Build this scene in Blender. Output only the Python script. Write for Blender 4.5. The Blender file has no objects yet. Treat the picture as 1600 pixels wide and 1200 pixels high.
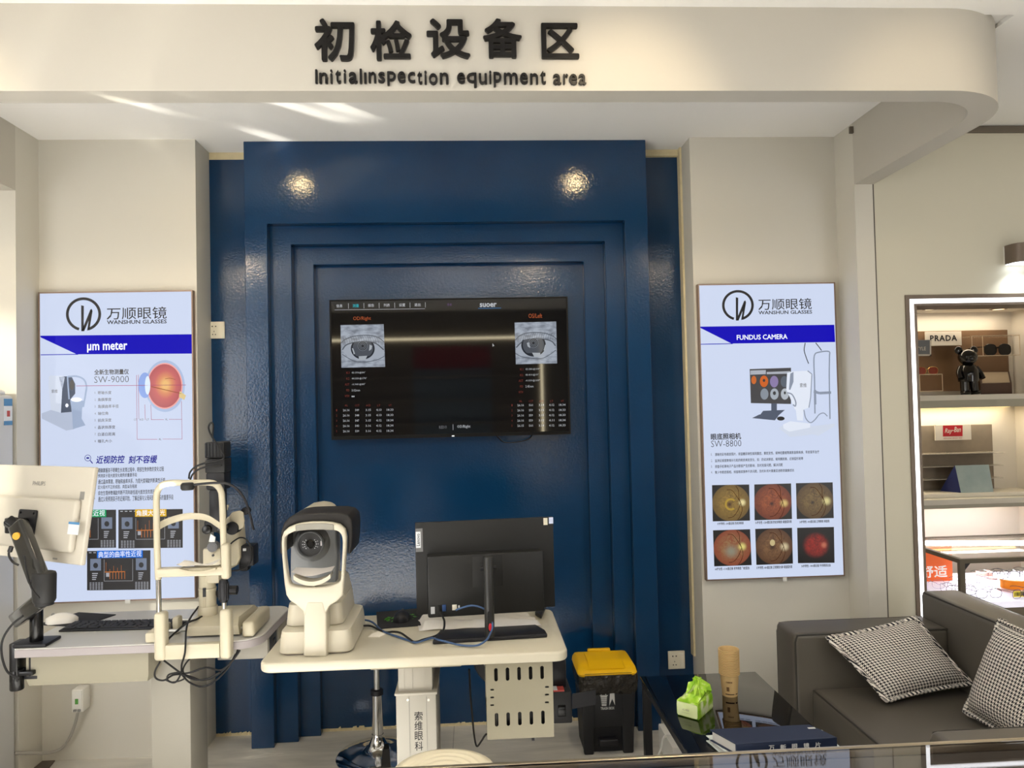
import bpy, bmesh, math, random
from mathutils import Vector, Matrix
S = bpy.context.scene
COL = S.collection
PI = math.pi
random.seed(7)

# ------------------------------------------------------------------ camera
F = 1180.0; H = 1.55                      # focal length in px of the 1600 px frame, eye height
def _camera_axes(vx=738.0, vy=632.0, roll=0.0225):
    dy = Vector((vx - 800, vy - 600, F)).normalized()
    c = -(dy[0] * roll + dy[1]) / dy[2]
    dd = Vector((roll, 1, c)).normalized()
    dx = dd.cross(dy)
    return dx, dy, -dd                    # world X, Y, Z written in camera axes (right, down, forward)
AXX, AXY, AXZ = _camera_axes()
cam_d = bpy.data.cameras.new('camera')
cam = bpy.data.objects.new('camera', cam_d); COL.objects.link(cam)
cam_d.sensor_fit = 'HORIZONTAL'; cam_d.sensor_width = 36.0; cam_d.lens = 36.0 * F / 1600.0
cam_d.clip_start = 0.02; cam_d.clip_end = 100
_r = Vector((AXX[0], AXY[0], AXZ[0])); _d = Vector((AXX[1], AXY[1], AXZ[1])); _f = Vector((AXX[2], AXY[2], AXZ[2]))
_m = Matrix((( _r[0], -_d[0], -_f[0], 0), (_r[1], -_d[1], -_f[1], 0), (_r[2], -_d[2], -_f[2], H), (0, 0, 0, 1)))
cam.matrix_world = _m
S.camera = cam
def _ray(px, py):
    a, b = (px - 800) / F, (py - 600) / F
    return Vector((AXX[0]*a + AXX[1]*b + AXX[2], AXY[0]*a + AXY[1]*b + AXY[2], AXZ[0]*a + AXZ[1]*b + AXZ[2]))
def AY(px, py, Y): d = _ray(px, py); return Vector((0, 0, H)) + d * (Y / d[1])
def AZ(px, py, Z): d = _ray(px, py); return Vector((0, 0, H)) + d * ((Z - H) / d[2])
def AX(px, py, X): d = _ray(px, py); return Vector((0, 0, H)) + d * (X / d[0])

# ------------------------------------------------------------------ world, lights, exposure
S.view_settings.view_transform = 'Standard'; S.view_settings.look = 'None'
S.view_settings.exposure = 0.0; S.view_settings.gamma = 1.0; S.view_settings.use_curve_mapping = False
W = bpy.data.worlds.new('world'); S.world = W; W.use_nodes = True
W.node_tree.nodes['Background'].inputs[0].default_value = (0.80, 0.88, 1.0, 1)
W.node_tree.nodes['Background'].inputs[1].default_value = 0.6
S.cycles.max_bounces = 8; S.cycles.diffuse_bounces = 4; S.cycles.glossy_bounces = 4; S.cycles.transmission_bounces = 8
S.cycles.transparent_max_bounces = 12
S.cycles.caustics_reflective = False; S.cycles.caustics_refractive = False
S.cycles.sample_clamp_indirect = 0.0

def light(name, kind, loc, energy, color=(1, 1, 1), target=None, size=None, sizey=None, spot=None, blend=0.4, radius=None):
    l = bpy.data.lights.new(name, kind); l.energy = energy; l.color = color
    o = bpy.data.objects.new(name, l); COL.objects.link(o); o.location = loc
    if kind == 'AREA':
        l.shape = 'RECTANGLE'; l.size = size; l.size_y = sizey or size
    if kind == 'SPOT':
        l.spot_size = spot; l.spot_blend = blend
    if radius is not None and kind in ('SPOT', 'POINT'): l.shadow_soft_size = radius
    if target is not None:
        o.rotation_euler = (Vector(target) - Vector(loc)).to_track_quat('-Z', 'Y').to_euler()
    return o
WARM = (1.0, 0.80, 0.52); DAY = (1.0, 0.97, 0.92)
# daylight from shop windows on the left, an added soft fill on the right
light('shopfront_daylight', 'AREA', (-3.62, -0.4, 1.35), 120, (0.98, 0.985, 1.0), (0.2, 2.6, 1.2), 3.6, 2.3)
light('right_side_fill', 'AREA', (4.22, -1.1, 1.4), 70, (0.97, 0.98, 1.0), (0.2, 2.8, 1.2), 2.6, 2.2)
# soft fills added under the shop ceiling, out of view
for x, y, e in ((-1.9, 0.5, 8), (0.1, -0.3, 12), (0.1, 1.1, 8), (2.3, 0.5, 12)):
    light('ceiling_fill_light', 'AREA', (x, y, 2.77), e, DAY, (x, y, 0), 1.2, 0.6)
# warm track spots that graze the sign
for x, e in ((-1.65, 24), (0.50, 19), (1.45, 9)):
    light('track_spot_light', 'SPOT', (x, 1.55, 2.70), e, WARM, (x, 2.31, 2.42), spot=1.0, blend=0.85, radius=0.04)
# two recessed downlights in the alcove ceiling
for x in (-0.925, 0.605):
    light('downlight_lamp', 'SPOT', (x, 2.88, 2.775), 14, (1.0, 0.88, 0.68), (x, 2.88, 0), spot=1.9, blend=0.7, radius=0.035)
# sun patches added on the unseen shop floor, to bounce light up
light('sunbeam', 'SPOT', (-3.4, -1.9, 2.6), 9000, (0.97, 0.98, 1.0), (0.1, -0.3, 0), spot=0.5, blend=0.3, radius=0.03)
light('sunbeam', 'SPOT', (-3.4, -0.8, 2.6), 11500, (0.97, 0.98, 1.0), (-0.75, 1.05, 0), spot=0.44, blend=0.3, radius=0.03)
# low sun: on the left front wall, and thrown up in streaks by the glass counters
light('sunbeam', 'SPOT', (-3.4, 0.9, 2.3), 330, (1.0, 0.95, 0.80), (-2.3, 3.345, 1.2), spot=0.62, blend=0.3, radius=0.03)
def streak_light(loc, target, line_a, line_b, energy, spot, k1, k2, cut):
    o = light('sun_glint_from_glass', 'SPOT', loc, energy, (1.0, 0.96, 0.86), target, spot=spot, blend=0.5, radius=0.012)
    l = o.data; l.use_nodes = True; nt = l.node_tree; em = nt.nodes['Emission']
    n = (Vector(line_a) - Vector(loc)).normalized().cross((Vector(line_b) - Vector(line_a)).normalized()).normalized()
    d = (Vector(line_b) - Vector(line_a)).normalized()
    g = nt.nodes.new('ShaderNodeNewGeometry')
    def dot(v):
        x = nt.nodes.new('ShaderNodeVectorMath'); x.operation = 'DOT_PRODUCT'; x.inputs[1].default_value = v; nt.links.new(g.outputs['Incoming'], x.inputs[0]); return x.outputs['Value']
    cx = nt.nodes.new('ShaderNodeCombineXYZ')
    for i, (v, k) in enumerate(((n, k1), (d, k2))):
        m = nt.nodes.new('ShaderNodeMath'); m.operation = 'MULTIPLY'; m.inputs[1].default_value = k; nt.links.new(dot(v), m.inputs[0]); nt.links.new(m.outputs[0], cx.inputs[i])
    no = nt.nodes.new('ShaderNodeTexNoise'); no.inputs['Scale'].default_value = 1.0; no.inputs['Detail'].default_value = 2.5; no.inputs['Distortion'].default_value = 0.25
    nt.links.new(cx.outputs[0], no.inputs['Vector'])
    mr = nt.nodes.new('ShaderNodeMapRange'); mr.interpolation_type = 'SMOOTHSTEP'; mr.inputs[1].default_value = cut[0]; mr.inputs[2].default_value = cut[1]
    nt.links.new(no.outputs['Fac'], mr.inputs[0]); nt.links.new(mr.outputs[0], em.inputs['Strength'])
streak_light((-1.15, 2.47, 1.0), (-1.0, 2.92, 2.8), AZ(385, 170, 2.80), AZ(515, 214, 2.80), 130, 0.80, 11.0, 1.6, (0.52, 0.63))
streak_light((-1.7, 0.4, 0.9), (-1.05, 2.31, 2.66), AY(290, 10, 2.31), AY(225, 140, 2.31), 55, 0.55, 11.0, 0.8, (0.45, 0.75))

# ------------------------------------------------------------------ materials
def lin(c):
    if isinstance(c, str): c = tuple(int(c[i:i+2], 16) / 255 for i in (0, 2, 4))
    return tuple((v / 12.92 if v <= 0.04045 else ((v + 0.055) / 1.055) ** 2.4) for v in c) + (1.0,)
MATS = {}
def mat(name, color='808080', rough=0.5, metal=0.0, emit=None, es=1.0, bump=None, spec=0.5, coat=0.0, trans=0.0, ior=1.45, var=None, alpha=None):
    if name in MATS: return MATS[name]
    m = bpy.data.materials.new(name); m.use_nodes = True
    nt = m.node_tree; b = nt.nodes['Principled BSDF']
    b.inputs['Base Color'].default_value = lin(color)
    b.inputs['Roughness'].default_value = rough; b.inputs['Metallic'].default_value = metal
    b.inputs['Specular IOR Level'].default_value = spec; b.inputs['IOR'].default_value = ior
    b.inputs['Coat Weight'].default_value = coat; b.inputs['Coat Roughness'].default_value = 0.06
    b.inputs['Transmission Weight'].default_value = trans
    if alpha is not None: b.inputs['Alpha'].default_value = alpha
    if emit:
        b.inputs['Emission Color'].default_value = lin(emit); b.inputs['Emission Strength'].default_value = es
    tc = None
    if bump or var:
        tc = nt.nodes.new('ShaderNodeTexCoord')
    if bump:                                                    # (scale, strength, distance)
        n = nt.nodes.new('ShaderNodeTexNoise'); n.inputs['Scale'].default_value = bump[0]; n.inputs['Detail'].default_value = 3
        bp = nt.nodes.new('ShaderNodeBump'); bp.inputs['Strength'].default_value = bump[1]; bp.inputs['Distance'].default_value = bump[2]
        nt.links.new(tc.outputs['Object'], n.inputs['Vector']); nt.links.new(n.outputs['Fac'], bp.inputs['Height'])
        nt.links.new(bp.outputs['Normal'], b.inputs['Normal'])
        if coat: nt.links.new(bp.outputs['Normal'], b.inputs['Coat Normal'])
    if var:                                                     # (scale, second colour)
        n = nt.nodes.new('ShaderNodeTexNoise'); n.inputs['Scale'].default_value = var[0]; n.inputs['Detail'].default_value = 5
        mx = nt.nodes.new('ShaderNodeMix'); mx.data_type = 'RGBA'
        mx.inputs[6].default_value = lin(color); mx.inputs[7].default_value = lin(var[1])
        nt.links.new(tc.outputs['Object'], n.inputs['Vector']); nt.links.new(n.outputs['Fac'], mx.inputs[0])
        nt.links.new(mx.outputs[2], b.inputs['Base Color'])
    MATS[name] = m
    return m
def glow(name, color, k=1.0, base=0.0):                         # a surface that gives off light itself
    m = mat(name, color, 0.65, emit=color, es=k, spec=0.12)
    m.node_tree.nodes['Principled BSDF'].inputs['Base Color'].default_value = tuple(v * base for v in lin(color)[:3]) + (1,)
    return m

# ------------------------------------------------------------------ mesh builders
def rot_to(d):
    return Vector((0, 0, 1)).rotation_difference(Vector(d).normalized()).to_matrix().to_4x4()
def catmull(pts, n=6, closed=False):
    P = [Vector(p) for p in pts]; out = []
    if len(P) < 3: return P
    N = len(P)
    for i in range(N if closed else N - 1):
        p1, p2 = P[i], P[(i + 1) % N]
        p0 = P[i - 1] if (i > 0 or closed) else p1 * 2 - p2
        p3 = P[(i + 2) % N] if (i + 2 < N or closed) else p2 * 2 - p1
        for k in range(n):
            t = k / n
            out.append(0.5 * ((2*p1) + (p2-p0)*t + (2*p0-5*p1+4*p2-p3)*t*t + (3*p1-p0-3*p2+p3)*t*t*t))
    if not closed: out.append(P[-1])
    return out
class MB:
    def __init__(s): s.bm = bmesh.new()
    def _add(s, tmp, M=None):
        if M is not None: bmesh.ops.transform(tmp, matrix=M, verts=tmp.verts)
        me = bpy.data.meshes.new('_t'); tmp.to_mesh(me); tmp.free(); s.bm.from_mesh(me); bpy.data.meshes.remove(me)
        return s
    def box(s, x0, x1, y0, y1, z0, z1, bev=0.0, seg=2, M=None, taper=None):
        t = bmesh.new(); bmesh.ops.create_cube(t, size=1.0)
        for v in t.verts:
            fx, fy, fz = v.co.x + .5, v.co.y + .5, v.co.z + .5
            v.co = Vector((x0 + (x1-x0)*fx, y0 + (y1-y0)*fy, z0 + (z1-z0)*fz))
            if taper and fz > .5:                               # taper the top about its centre
                v.co.x = (x0+x1)/2 + (v.co.x-(x0+x1)/2)*taper[0]; v.co.y = (y0+y1)/2 + (v.co.y-(y0+y1)/2)*taper[1]
        if bev > 0:
            bmesh.ops.bevel(t, geom=list(t.edges), offset=bev, segments=seg, profile=0.5, affect='EDGES', clamp_overlap=True)
        return s._add(t, M)
    def cyl(s, p0, p1, r0, r1=None, n=24, bev=0.0, seg=2):
        p0, p1 = Vector(p0), Vector(p1); r1 = r0 if r1 is None else r1
        t = bmesh.new(); L = (p1 - p0).length
        bmesh.ops.create_cone(t, cap_ends=True, segments=n, radius1=r0, radius2=r1, depth=L)
        if bev > 0:
            es = [e for e in t.edges if abs(e.verts[0].co.z - e.verts[1].co.z) < 1e-6]
            bmesh.ops.bevel(t, geom=es, offset=bev, segments=seg, profile=0.5, affect='EDGES', clamp_overlap=True)
        return s._add(t, Matrix.Translation((p0 + p1) / 2) @ rot_to(p1 - p0))
    def sph(s, c, r, sc=(1, 1, 1), n=20, M=None):
        t = bmesh.new(); bmesh.ops.create_uvsphere(t, u_segments=n, v_segments=max(8, n // 2), radius=r)
        for v in t.verts: v.co = Vector((v.co.x*sc[0], v.co.y*sc[1], v.co.z*sc[2]))
        if M is not None: bmesh.ops.transform(t, matrix=M, verts=t.verts)
        return s._add(t, Matrix.Translation(Vector(c)))
    def tube(s, pts, r, n=10, smooth=6, closed=False, flat=None):
        P = catmull(pts, smooth, closed) if smooth > 1 else [Vector(p) for p in pts]
        N = len(P); rings = []; t = bmesh.new(); up = None
        rr = r if callable(r) else (lambda u: r)
        for i in range(N):
            a = P[i-1] if (i > 0 or closed) else P[i]; b = P[(i+1) % N] if (i < N-1 or closed) else P[i]
            d = (b - a); d = d.normalized() if d.length > 1e-9 else Vector((0, 0, 1))
            if up is None:
                up = Vector((0, 0, 1)) if abs(d.z) < 0.9 else Vector((0, 1, 0))
            sd = d.cross(up); sd = sd.normalized() if sd.length > 1e-6 else d.orthogonal().normalized()
            up = sd.cross(d).normalized()
            k = rr(i / max(1, N - 1)); fa, fb = (1, 1) if flat is None else flat
            rings.append([t.verts.new(P[i] + (sd*math.cos(q)*fa + up*math.sin(q)*fb) * k) for q in [2*PI*j/n for j in range(n)]])
        for i in range(N if closed else N - 1):
            A, B = rings[i], rings[(i+1) % N]
            for j in range(n): t.faces.new((A[j], A[(j+1) % n], B[(j+1) % n], B[j]))
        if not closed:
            t.faces.new(list(reversed(rings[0]))); t.faces.new(rings[-1])
        bmesh.ops.recalc_face_normals(t, faces=t.faces)
        return s._add(t)
    def lathe(s, prof, c, axis=(0, 0, 1), n=32, arc=2*PI):
        t = bmesh.new(); rows = []
        full = arc > 2*PI - 1e-4
        for k in range(n if full else n + 1):
            a = arc * k / n
            rows.append([t.verts.new((r*math.cos(a), r*math.sin(a), z)) for r, z in prof])
        for k in range(n):
            A, B = rows[k], rows[(k+1) % len(rows)]
            for j in range(len(prof) - 1):
                try: t.faces.new((A[j], B[j], B[j+1], A[j+1]))
                except ValueError: pass
        bmesh.ops.remove_doubles(t, verts=t.verts, dist=1e-6)
        bmesh.ops.recalc_face_normals(t, faces=t.faces)
        return s._add(t, Matrix.Translation(Vector(c)) @ rot_to(axis))
    def prism(s, pts, a0, a1, axis='y', bev=0.0, seg=2):
        """polygon in the two other axes, extruded along `axis` from a0 to a1"""
        mk = {'y': lambda p, a: (p[0], a, p[1]), 'x': lambda p, a: (a, p[0], p[1]), 'z': lambda p, a: (p[0], p[1], a)}[axis]
        t = bmesh.new(); A = [t.verts.new(mk(p, a0)) for p in pts]; B = [t.verts.new(mk(p, a1)) for p in pts]
        n = len(pts); t.faces.new(A); t.faces.new(list(reversed(B)))
        for i in range(n): t.faces.new((A[i], B[i], B[(i+1) % n], A[(i+1) % n]))
        bmesh.ops.recalc_face_normals(t, faces=t.faces)
        if bev > 0:
            es = [e for e in t.edges if len(e.link_faces) == 2 and e.calc_face_angle(0) > 0.5]
            bmesh.ops.bevel(t, geom=es, offset=bev, segments=seg, profile=0.5, affect='EDGES', clamp_overlap=True)
        return s._add(t)
    def loft(s, loops, caps=True):
        t = bmesh.new(); R = [[t.verts.new(p) for p in L] for L in loops]; n = len(R[0])
        for A, B in zip(R, R[1:]):
            for j in range(n): t.faces.new((A[j], A[(j+1) % n], B[(j+1) % n], B[j]))
        if caps: t.faces.new(list(reversed(R[0]))); t.faces.new(R[-1])
        bmesh.ops.recalc_face_normals(t, faces=t.faces)
        return s._add(t)
    def grid(s, rows):
        t = bmesh.new(); R = [[t.verts.new(p) for p in L] for L in rows]
        for A, B in zip(R, R[1:]):
            for j in range(len(A) - 1): t.faces.new((A[j], A[j+1], B[j+1], B[j]))
        return s._add(t)
    def plate(s, outer, holes=(), th=0.01, M=None, bev=0.0):
        """flat sheet in local XY with holes, th thick along Z, then placed by M"""
        cu = bpy.data.curves.new('_c', 'CURVE'); cu.dimensions = '2D'; cu.fill_mode = 'BOTH'; cu.extrude = th / 2
        if bev: cu.bevel_depth = bev; cu.bevel_resolution = 2; cu.extrude = max(0, th / 2 - bev); cu.offset = -bev
        for L in [outer] + list(holes):
            sp = cu.splines.new('POLY'); sp.points.add(len(L) - 1); sp.use_cyclic_u = True
            for q, p in zip(sp.points, L): q.co = (p[0], p[1], 0, 1)
        o = bpy.data.objects.new('_c', cu); me = o.to_mesh(); t = bmesh.new(); t.from_mesh(me); o.to_mesh_clear()
        bpy.data.objects.remove(o); bpy.data.curves.remove(cu)
        bmesh.ops.remove_doubles(t, verts=t.verts, dist=1e-6)
        return s._add(t, M)
    def text(s, body, bold=0.0, ext=0.0, res=3, fit=None, M=None, shear=0.0, space=1.0):
        """text fitted to the box (x0, z0, x1, z1) in local XY, or kept natural, then placed by M"""
        cu = bpy.data.curves.new('_f', 'FONT'); cu.body = body; cu.size = 1.0; cu.resolution_u = res; cu.offset = min(bold, 0)
        cu.extrude = ext; cu.shear = shear; cu.space_character = space
        o = bpy.data.objects.new('_f', cu); me = o.to_mesh(); t = bmesh.new(); t.from_mesh(me)
        if bold > 0:                                            # a heavier weight: the glyph struck again a little aside
            for dx, dy in ((1, 0), (-1, 0), (0, 1), (0, -1), (.7, .7), (-.7, .7), (.7, -.7), (-.7, -.7))[:4 if bold < .02 else 8]:
                n0 = len(t.verts); t.from_mesh(me); t.verts.ensure_lookup_table()
                for v in t.verts[n0:]: v.co.x += dx*bold; v.co.y += dy*bold; v.co.z += n0*0.0002/max(1, len(me.vertices))*0.15
        o.to_mesh_clear()
        bpy.data.objects.remove(o); bpy.data.curves.remove(cu)
        if len(t.verts) == 0: t.free(); return s
        if fit:
            xs = [v.co.x for v in t.verts]; ys = [v.co.y for v in t.verts]
            ax, bx, ay, by = min(xs), max(xs), min(ys), max(ys)
            for v in t.verts:
                v.co.x = fit[0] + (v.co.x - ax) / (bx - ax) * (fit[2] - fit[0])
                v.co.y = fit[1] + (v.co.y - ay) / max(1e-6, by - ay) * (fit[3] - fit[1])
        return s._add(t, M)
    # ---- prints on a wall plane of constant Y; coordinates in photograph pixels of that plane
    def pp(s, pts, Y):
        vs = [s.bm.verts.new(AY(x, y, Y)) for x, y in pts]
        try:
            f = s.bm.faces.new(vs); f.normal_update()
            if f.normal.y > 0: f.normal_flip()
        except ValueError: pass
        return s
    def pell(s, cx, cy, rx, ry, Y, n=28, a0=0, a1=2*PI):
        return s.pp([(cx + rx*math.cos(a0+(a1-a0)*i/n), cy + ry*math.sin(a0+(a1-a0)*i/n)) for i in range(n)], Y)
    def pring(s, cx, cy, r0, r1, Y, n=40, a0=0, a1=2*PI, k=1.0):
        P = [(a0 + (a1-a0)*i/n) for i in range(n+1)]
        for a, b in zip(P, P[1:]):
            s.pp([(cx+r0*math.cos(a), cy+k*r0*math.sin(a)), (cx+r1*math.cos(a), cy+k*r1*math.sin(a)), (cx+r1*math.cos(b), cy+k*r1*math.sin(b)), (cx+r0*math.cos(b), cy+k*r0*math.sin(b))], Y)
        return s
    def pstroke(s, pts, w, Y, smooth=1):
        if smooth > 1: pts = [(p.x, p.y) for p in catmull([(a, b, 0) for a, b in pts], smooth)]
        for (x0, y0), (x1, y1) in zip(pts, pts[1:]):
            d = math.hypot(x1-x0, y1-y0) or 1; nx, ny = -(y1-y0)/d*w/2, (x1-x0)/d*w/2
            s.pp([(x0+nx, y0+ny), (x1+nx, y1+ny), (x1-nx, y1-ny), (x0-nx, y0-ny)], Y)
        return s
    def pbox(s, x0, y0, x1, y1, Y):
        """axis aligned rectangle: the left and right sides and the heights are read at the two corners"""
        a, b = AY(x0, y0, Y), AY(x1, y1, Y)
        t = bmesh.new(); vs = [t.verts.new(p) for p in ((a.x, Y, a.z), (a.x, Y, b.z), (b.x, Y, b.z), (b.x, Y, a.z))]
        t.faces.new(vs); return s._add(t)
    def ptext(s, body, x0, y0, x1, y1, Y, bold=0.0, res=2, ext=0.0, shear=0.0, space=1.0):
        """x0,y0 = left top and x1,y1 = right bottom of the lettering, in photo pixels along its own (slanted) line"""
        a = AY(x0, y0, Y); b = AY(x1, y1, Y)
        m = Matrix(((1, 0, 0, 0), (0, 0, -1, Y), (0, 1, 0, 0), (0, 0, 0, 1)))
        return s.text(body, bold, ext, res, (a.x, min(a.z, b.z), b.x, max(a.z, b.z)), m, shear, space)

def done(name, mb, material, parent=None, smooth=35, world=True):
    me = bpy.data.meshes.new(name)
    bm = mb.bm
    o = bpy.data.objects.new(name, me)
    if parent is not None and world:
        M = Matrix.Identity(4); p = parent; chain = []
        while p is not None: chain.append(p); p = p.parent
        for p in reversed(chain): M = M @ p.matrix_basis
        bmesh.ops.transform(bm, matrix=M.inverted(), verts=bm.verts)
    bm.to_mesh(me); bm.free()
    if smooth:
        for p in me.polygons: p.use_smooth = True
        me.set_sharp_from_angle(angle=math.radians(smooth))
    for m in (material if isinstance(material, (list, tuple)) else [material]): me.materials.append(m)
    COL.objects.link(o)
    if parent is not None: o.parent = parent
    return o
def tag(o, label, cat, group=None):
    o['label'] = label; o['category'] = cat
    if group: o['group'] = group
    return o
def thing(name, label, cat, loc=(0, 0, 0), rz=0.0, group=None):
    o = bpy.data.objects.new(name, None); COL.objects.link(o); o.location = loc; o.rotation_euler = (0, 0, rz)
    o.empty_display_size = 0.05
    return tag(o, label, cat, group)
def struct(name, mb, material, parent=None, smooth=30):
    o = done(name, mb, material, parent, smooth)
    if parent is None: o['kind'] = 'structure'
    return o
def rrect(x0, y0, x1, y1, r, n=5):
    out = []
    for cx, cy, a in ((x1-r, y1-r, 0), (x0+r, y1-r, PI/2), (x0+r, y0+r, PI), (x1-r, y0+r, 1.5*PI)):
        out += [(cx + r*math.cos(a + PI/2*k/n), cy + r*math.sin(a + PI/2*k/n)) for k in range(n+1)]
    return out
XZ = lambda y: Matrix(((1, 0, 0, 0), (0, 0, -1, y), (0, 1, 0, 0), (0, 0, 0, 1)))   # local XY -> world XZ, facing the room

def APL(px, py, p0, n):                                         # pixel ray met with a plane
    d = _ray(px, py); o = Vector((0, 0, H)); return o + d * ((Vector(p0) - o).dot(n) / d.dot(n))
def bx(mb, x0, y0, x1, y1, Y, d, bev=0.003, seg=2):
    """box whose front face fills the pixel rectangle at depth Y, d deep"""
    ym = (y0 + y1) / 2; xm = (x0 + x1) / 2
    return mb.box(AY(x0, ym, Y).x, AY(x1, ym, Y).x, Y, Y + d, AY(xm, y1, Y).z, AY(xm, y0, Y).z, bev, seg)
def ycyl(mb, px, py, r, Y0, Y1, n=24, bev=0.0, r1=None):
    c = AY(px, py, Y0); return mb.cyl((c.x, Y0, c.z), (c.x, Y1, c.z), r, r1, n, bev)
def PXS(L, Y): return [AY(x, y, Y) if not isinstance(Y, (list, tuple)) else AY(x, y, Y[i]) for i, (x, y) in enumerate(L)]
# ------------------------------------------------------------------ setting
WHITE = mat('wall_paint', 'cecabf', 0.7, bump=(60, 0.08, 0.002))
WHITE2 = mat('wall_paint_warm_grey', 'cbc6b4', 0.65, bump=(60, 0.08, 0.002))
CEIL = mat('ceiling_paint', 'f3f1ed', 0.8)
CREAM = mat('bare_plaster', 'e0d3ae', 0.8, var=(30, 'c9bb94'))
def blue_paint():
    m = mat('blue_gloss_paint', '0a2c60', 0.22, spec=0.6)
    nt = m.node_tree; b = nt.nodes['Principled BSDF']
    tc = nt.nodes.new('ShaderNodeTexCoord')
    n1 = nt.nodes.new('ShaderNodeTexNoise'); n1.inputs['Scale'].default_value = 110; n1.inputs['Detail'].default_value = 2
    n2 = nt.nodes.new('ShaderNodeTexNoise'); n2.inputs['Scale'].default_value = 3.0; n2.inputs['Detail'].default_value = 3
    ad = nt.nodes.new('ShaderNodeMath'); ad.operation = 'MULTIPLY_ADD'; ad.inputs[1].default_value = 3.0
    bp = nt.nodes.new('ShaderNodeBump'); bp.inputs['Strength'].default_value = 0.8; bp.inputs['Distance'].default_value = 0.0007
    nt.links.new(tc.outputs['Object'], n1.inputs['Vector']); nt.links.new(tc.outputs['Object'], n2.inputs['Vector'])
    nt.links.new(n2.outputs['Fac'], ad.inputs[0]); nt.links.new(n1.outputs['Fac'], ad.inputs[2])
    nt.links.new(ad.outputs[0], bp.inputs['Height']); nt.links.new(bp.outputs['Normal'], b.inputs['Normal'])
    mr = nt.nodes.new('ShaderNodeMapRange'); mr.inputs[3].default_value = 0.08; mr.inputs[4].default_value = 0.17
    nt.links.new(n2.outputs['Fac'], mr.inputs[0]); nt.links.new(mr.outputs[0], b.inputs['Roughness'])
    mx = nt.nodes.new('ShaderNodeMix'); mx.data_type = 'RGBA'; mx.inputs[6].default_value = lin('0a2c4e'); mx.inputs[7].default_value = lin('0e3a60')
    nt.links.new(n2.outputs['Fac'], mx.inputs[0]); nt.links.new(mx.outputs[2], b.inputs['Base Color'])
    return m
BLUE = blue_paint()
def floor_mat():
    m = mat('grey_marble_tile', '8f8c86', 0.28)
    nt = m.node_tree; b = nt.nodes['Principled BSDF']; tc = nt.nodes.new('ShaderNodeTexCoord')
    mp = nt.nodes.new('ShaderNodeMapping'); mp.inputs['Rotation'].default_value = (0, 0, 0.9); mp.inputs['Scale'].default_value = (0.8, 4.6, 1)
    n = nt.nodes.new('ShaderNodeTexNoise'); n.inputs['Scale'].default_value = 2.6; n.inputs['Detail'].default_value = 9; n.inputs['Roughness'].default_value = 0.62; n.inputs['Distortion'].default_value = 0.7
    cr = nt.nodes.new('ShaderNodeValToRGB'); e = cr.color_ramp.elements
    e[0].position = 0.33; e[0].color = lin('b6b3ad'); e[1].position = 0.62; e[1].color = lin('d2cec5')
    x = e.new(0.70); x.color = lin('f2efe6')
    br = nt.nodes.new('ShaderNodeTexBrick'); br.inputs['Scale'].default_value = 1.0; br.inputs['Brick Width'].default_value = 1.2; br.inputs['Row Height'].default_value = 0.6
    br.inputs['Mortar Size'].default_value = 0.0022; br.inputs['Color1'].default_value = (1, 1, 1, 1); br.inputs['Color2'].default_value = (0.95, 0.95, 0.95, 1); br.inputs['Mortar'].default_value = (0.55, 0.55, 0.55, 1)
    mp2 = nt.nodes.new('ShaderNodeMapping'); mp2.inputs['Location'].default_value = (0.72, 0.3, 0)
    mu = nt.nodes.new('ShaderNodeMix'); mu.data_type = 'RGBA'; mu.blend_type = 'MULTIPLY'; mu.inputs[0].default_value = 1
    L = nt.links.new
    L(tc.outputs['Object'], mp.inputs[0]); L(mp.outputs[0], n.inputs['Vector']); L(n.outputs['Fac'], cr.inputs[0])
    L(tc.outputs['Object'], mp2.inputs[0]); L(mp2.outputs[0], br.inputs['Vector'])
    L(cr.outputs[0], mu.inputs[6]); L(br.outputs['Color'], mu.inputs[7]); L(mu.outputs[2], b.inputs['Base Color'])
    return m
ZC, ZB, ZS = 2.80, 2.518, 2.785            # alcove ceiling, underside of the drop lip, shop ceiling
XL, XR, YF, YW = -1.95, 1.767, 3.345, 3.52  # alcove sides, shop front-wall plane, white alcove wall plane
struct('floor', MB().box(-3.8, 4.4, -2.7, 5.0, -0.08, 0.0), floor_mat())
struct('ceiling', MB().box(-3.8, 4.4, -2.7, 2.35, ZS, ZS+.08).box(1.80, 4.4, 2.35, YF+.02, ZS, ZS+.08).box(-3.8, -2.0, 2.35, YF+.02, ZS, ZS+.08), CEIL)
struct('ceiling_alcove', MB().box(-2.0, 1.80, 2.36, 3.8, ZC, ZC+.07), CEIL)
# curved drop fascia with the sign
c0 = (1.547, 2.62); out = []; inn = []
for k in range(17):
    a = -PI/2 + PI/2*k/16
    out.append((c0[0]+.31*math.cos(a), c0[1]+.31*math.sin(a))); inn.append((c0[0]+.22*math.cos(a), c0[1]+.22*math.sin(a)))
poly = [(-2.05, 2.31)] + out + [(1.857, YF), (XR, YF)] + list(reversed(inn)) + [(XL, 2.40), (XL, YF), (-2.05, YF)]
struct('trim_1', MB().prism(poly, ZB, ZC+.02, 'z'), mat('fascia_paint', 'bdb8ad', 0.6), smooth=20)
# alcove side walls, white back walls
struct('wall_left', MB().box(-3.75, XL, YF, YW+.28, 0, ZC), WHITE)
struct('wall_right', MB().box(XR, 1.857, YF, YW+.28, 0, ZC), WHITE)
struct('wall_back_left', MB().box(XL, -1.25, YW, 3.82, 0, ZC), WHITE)
struct('wall_back_right', MB().box(1.06, XR, YW, 3.82, 0, ZC), WHITE)
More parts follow.
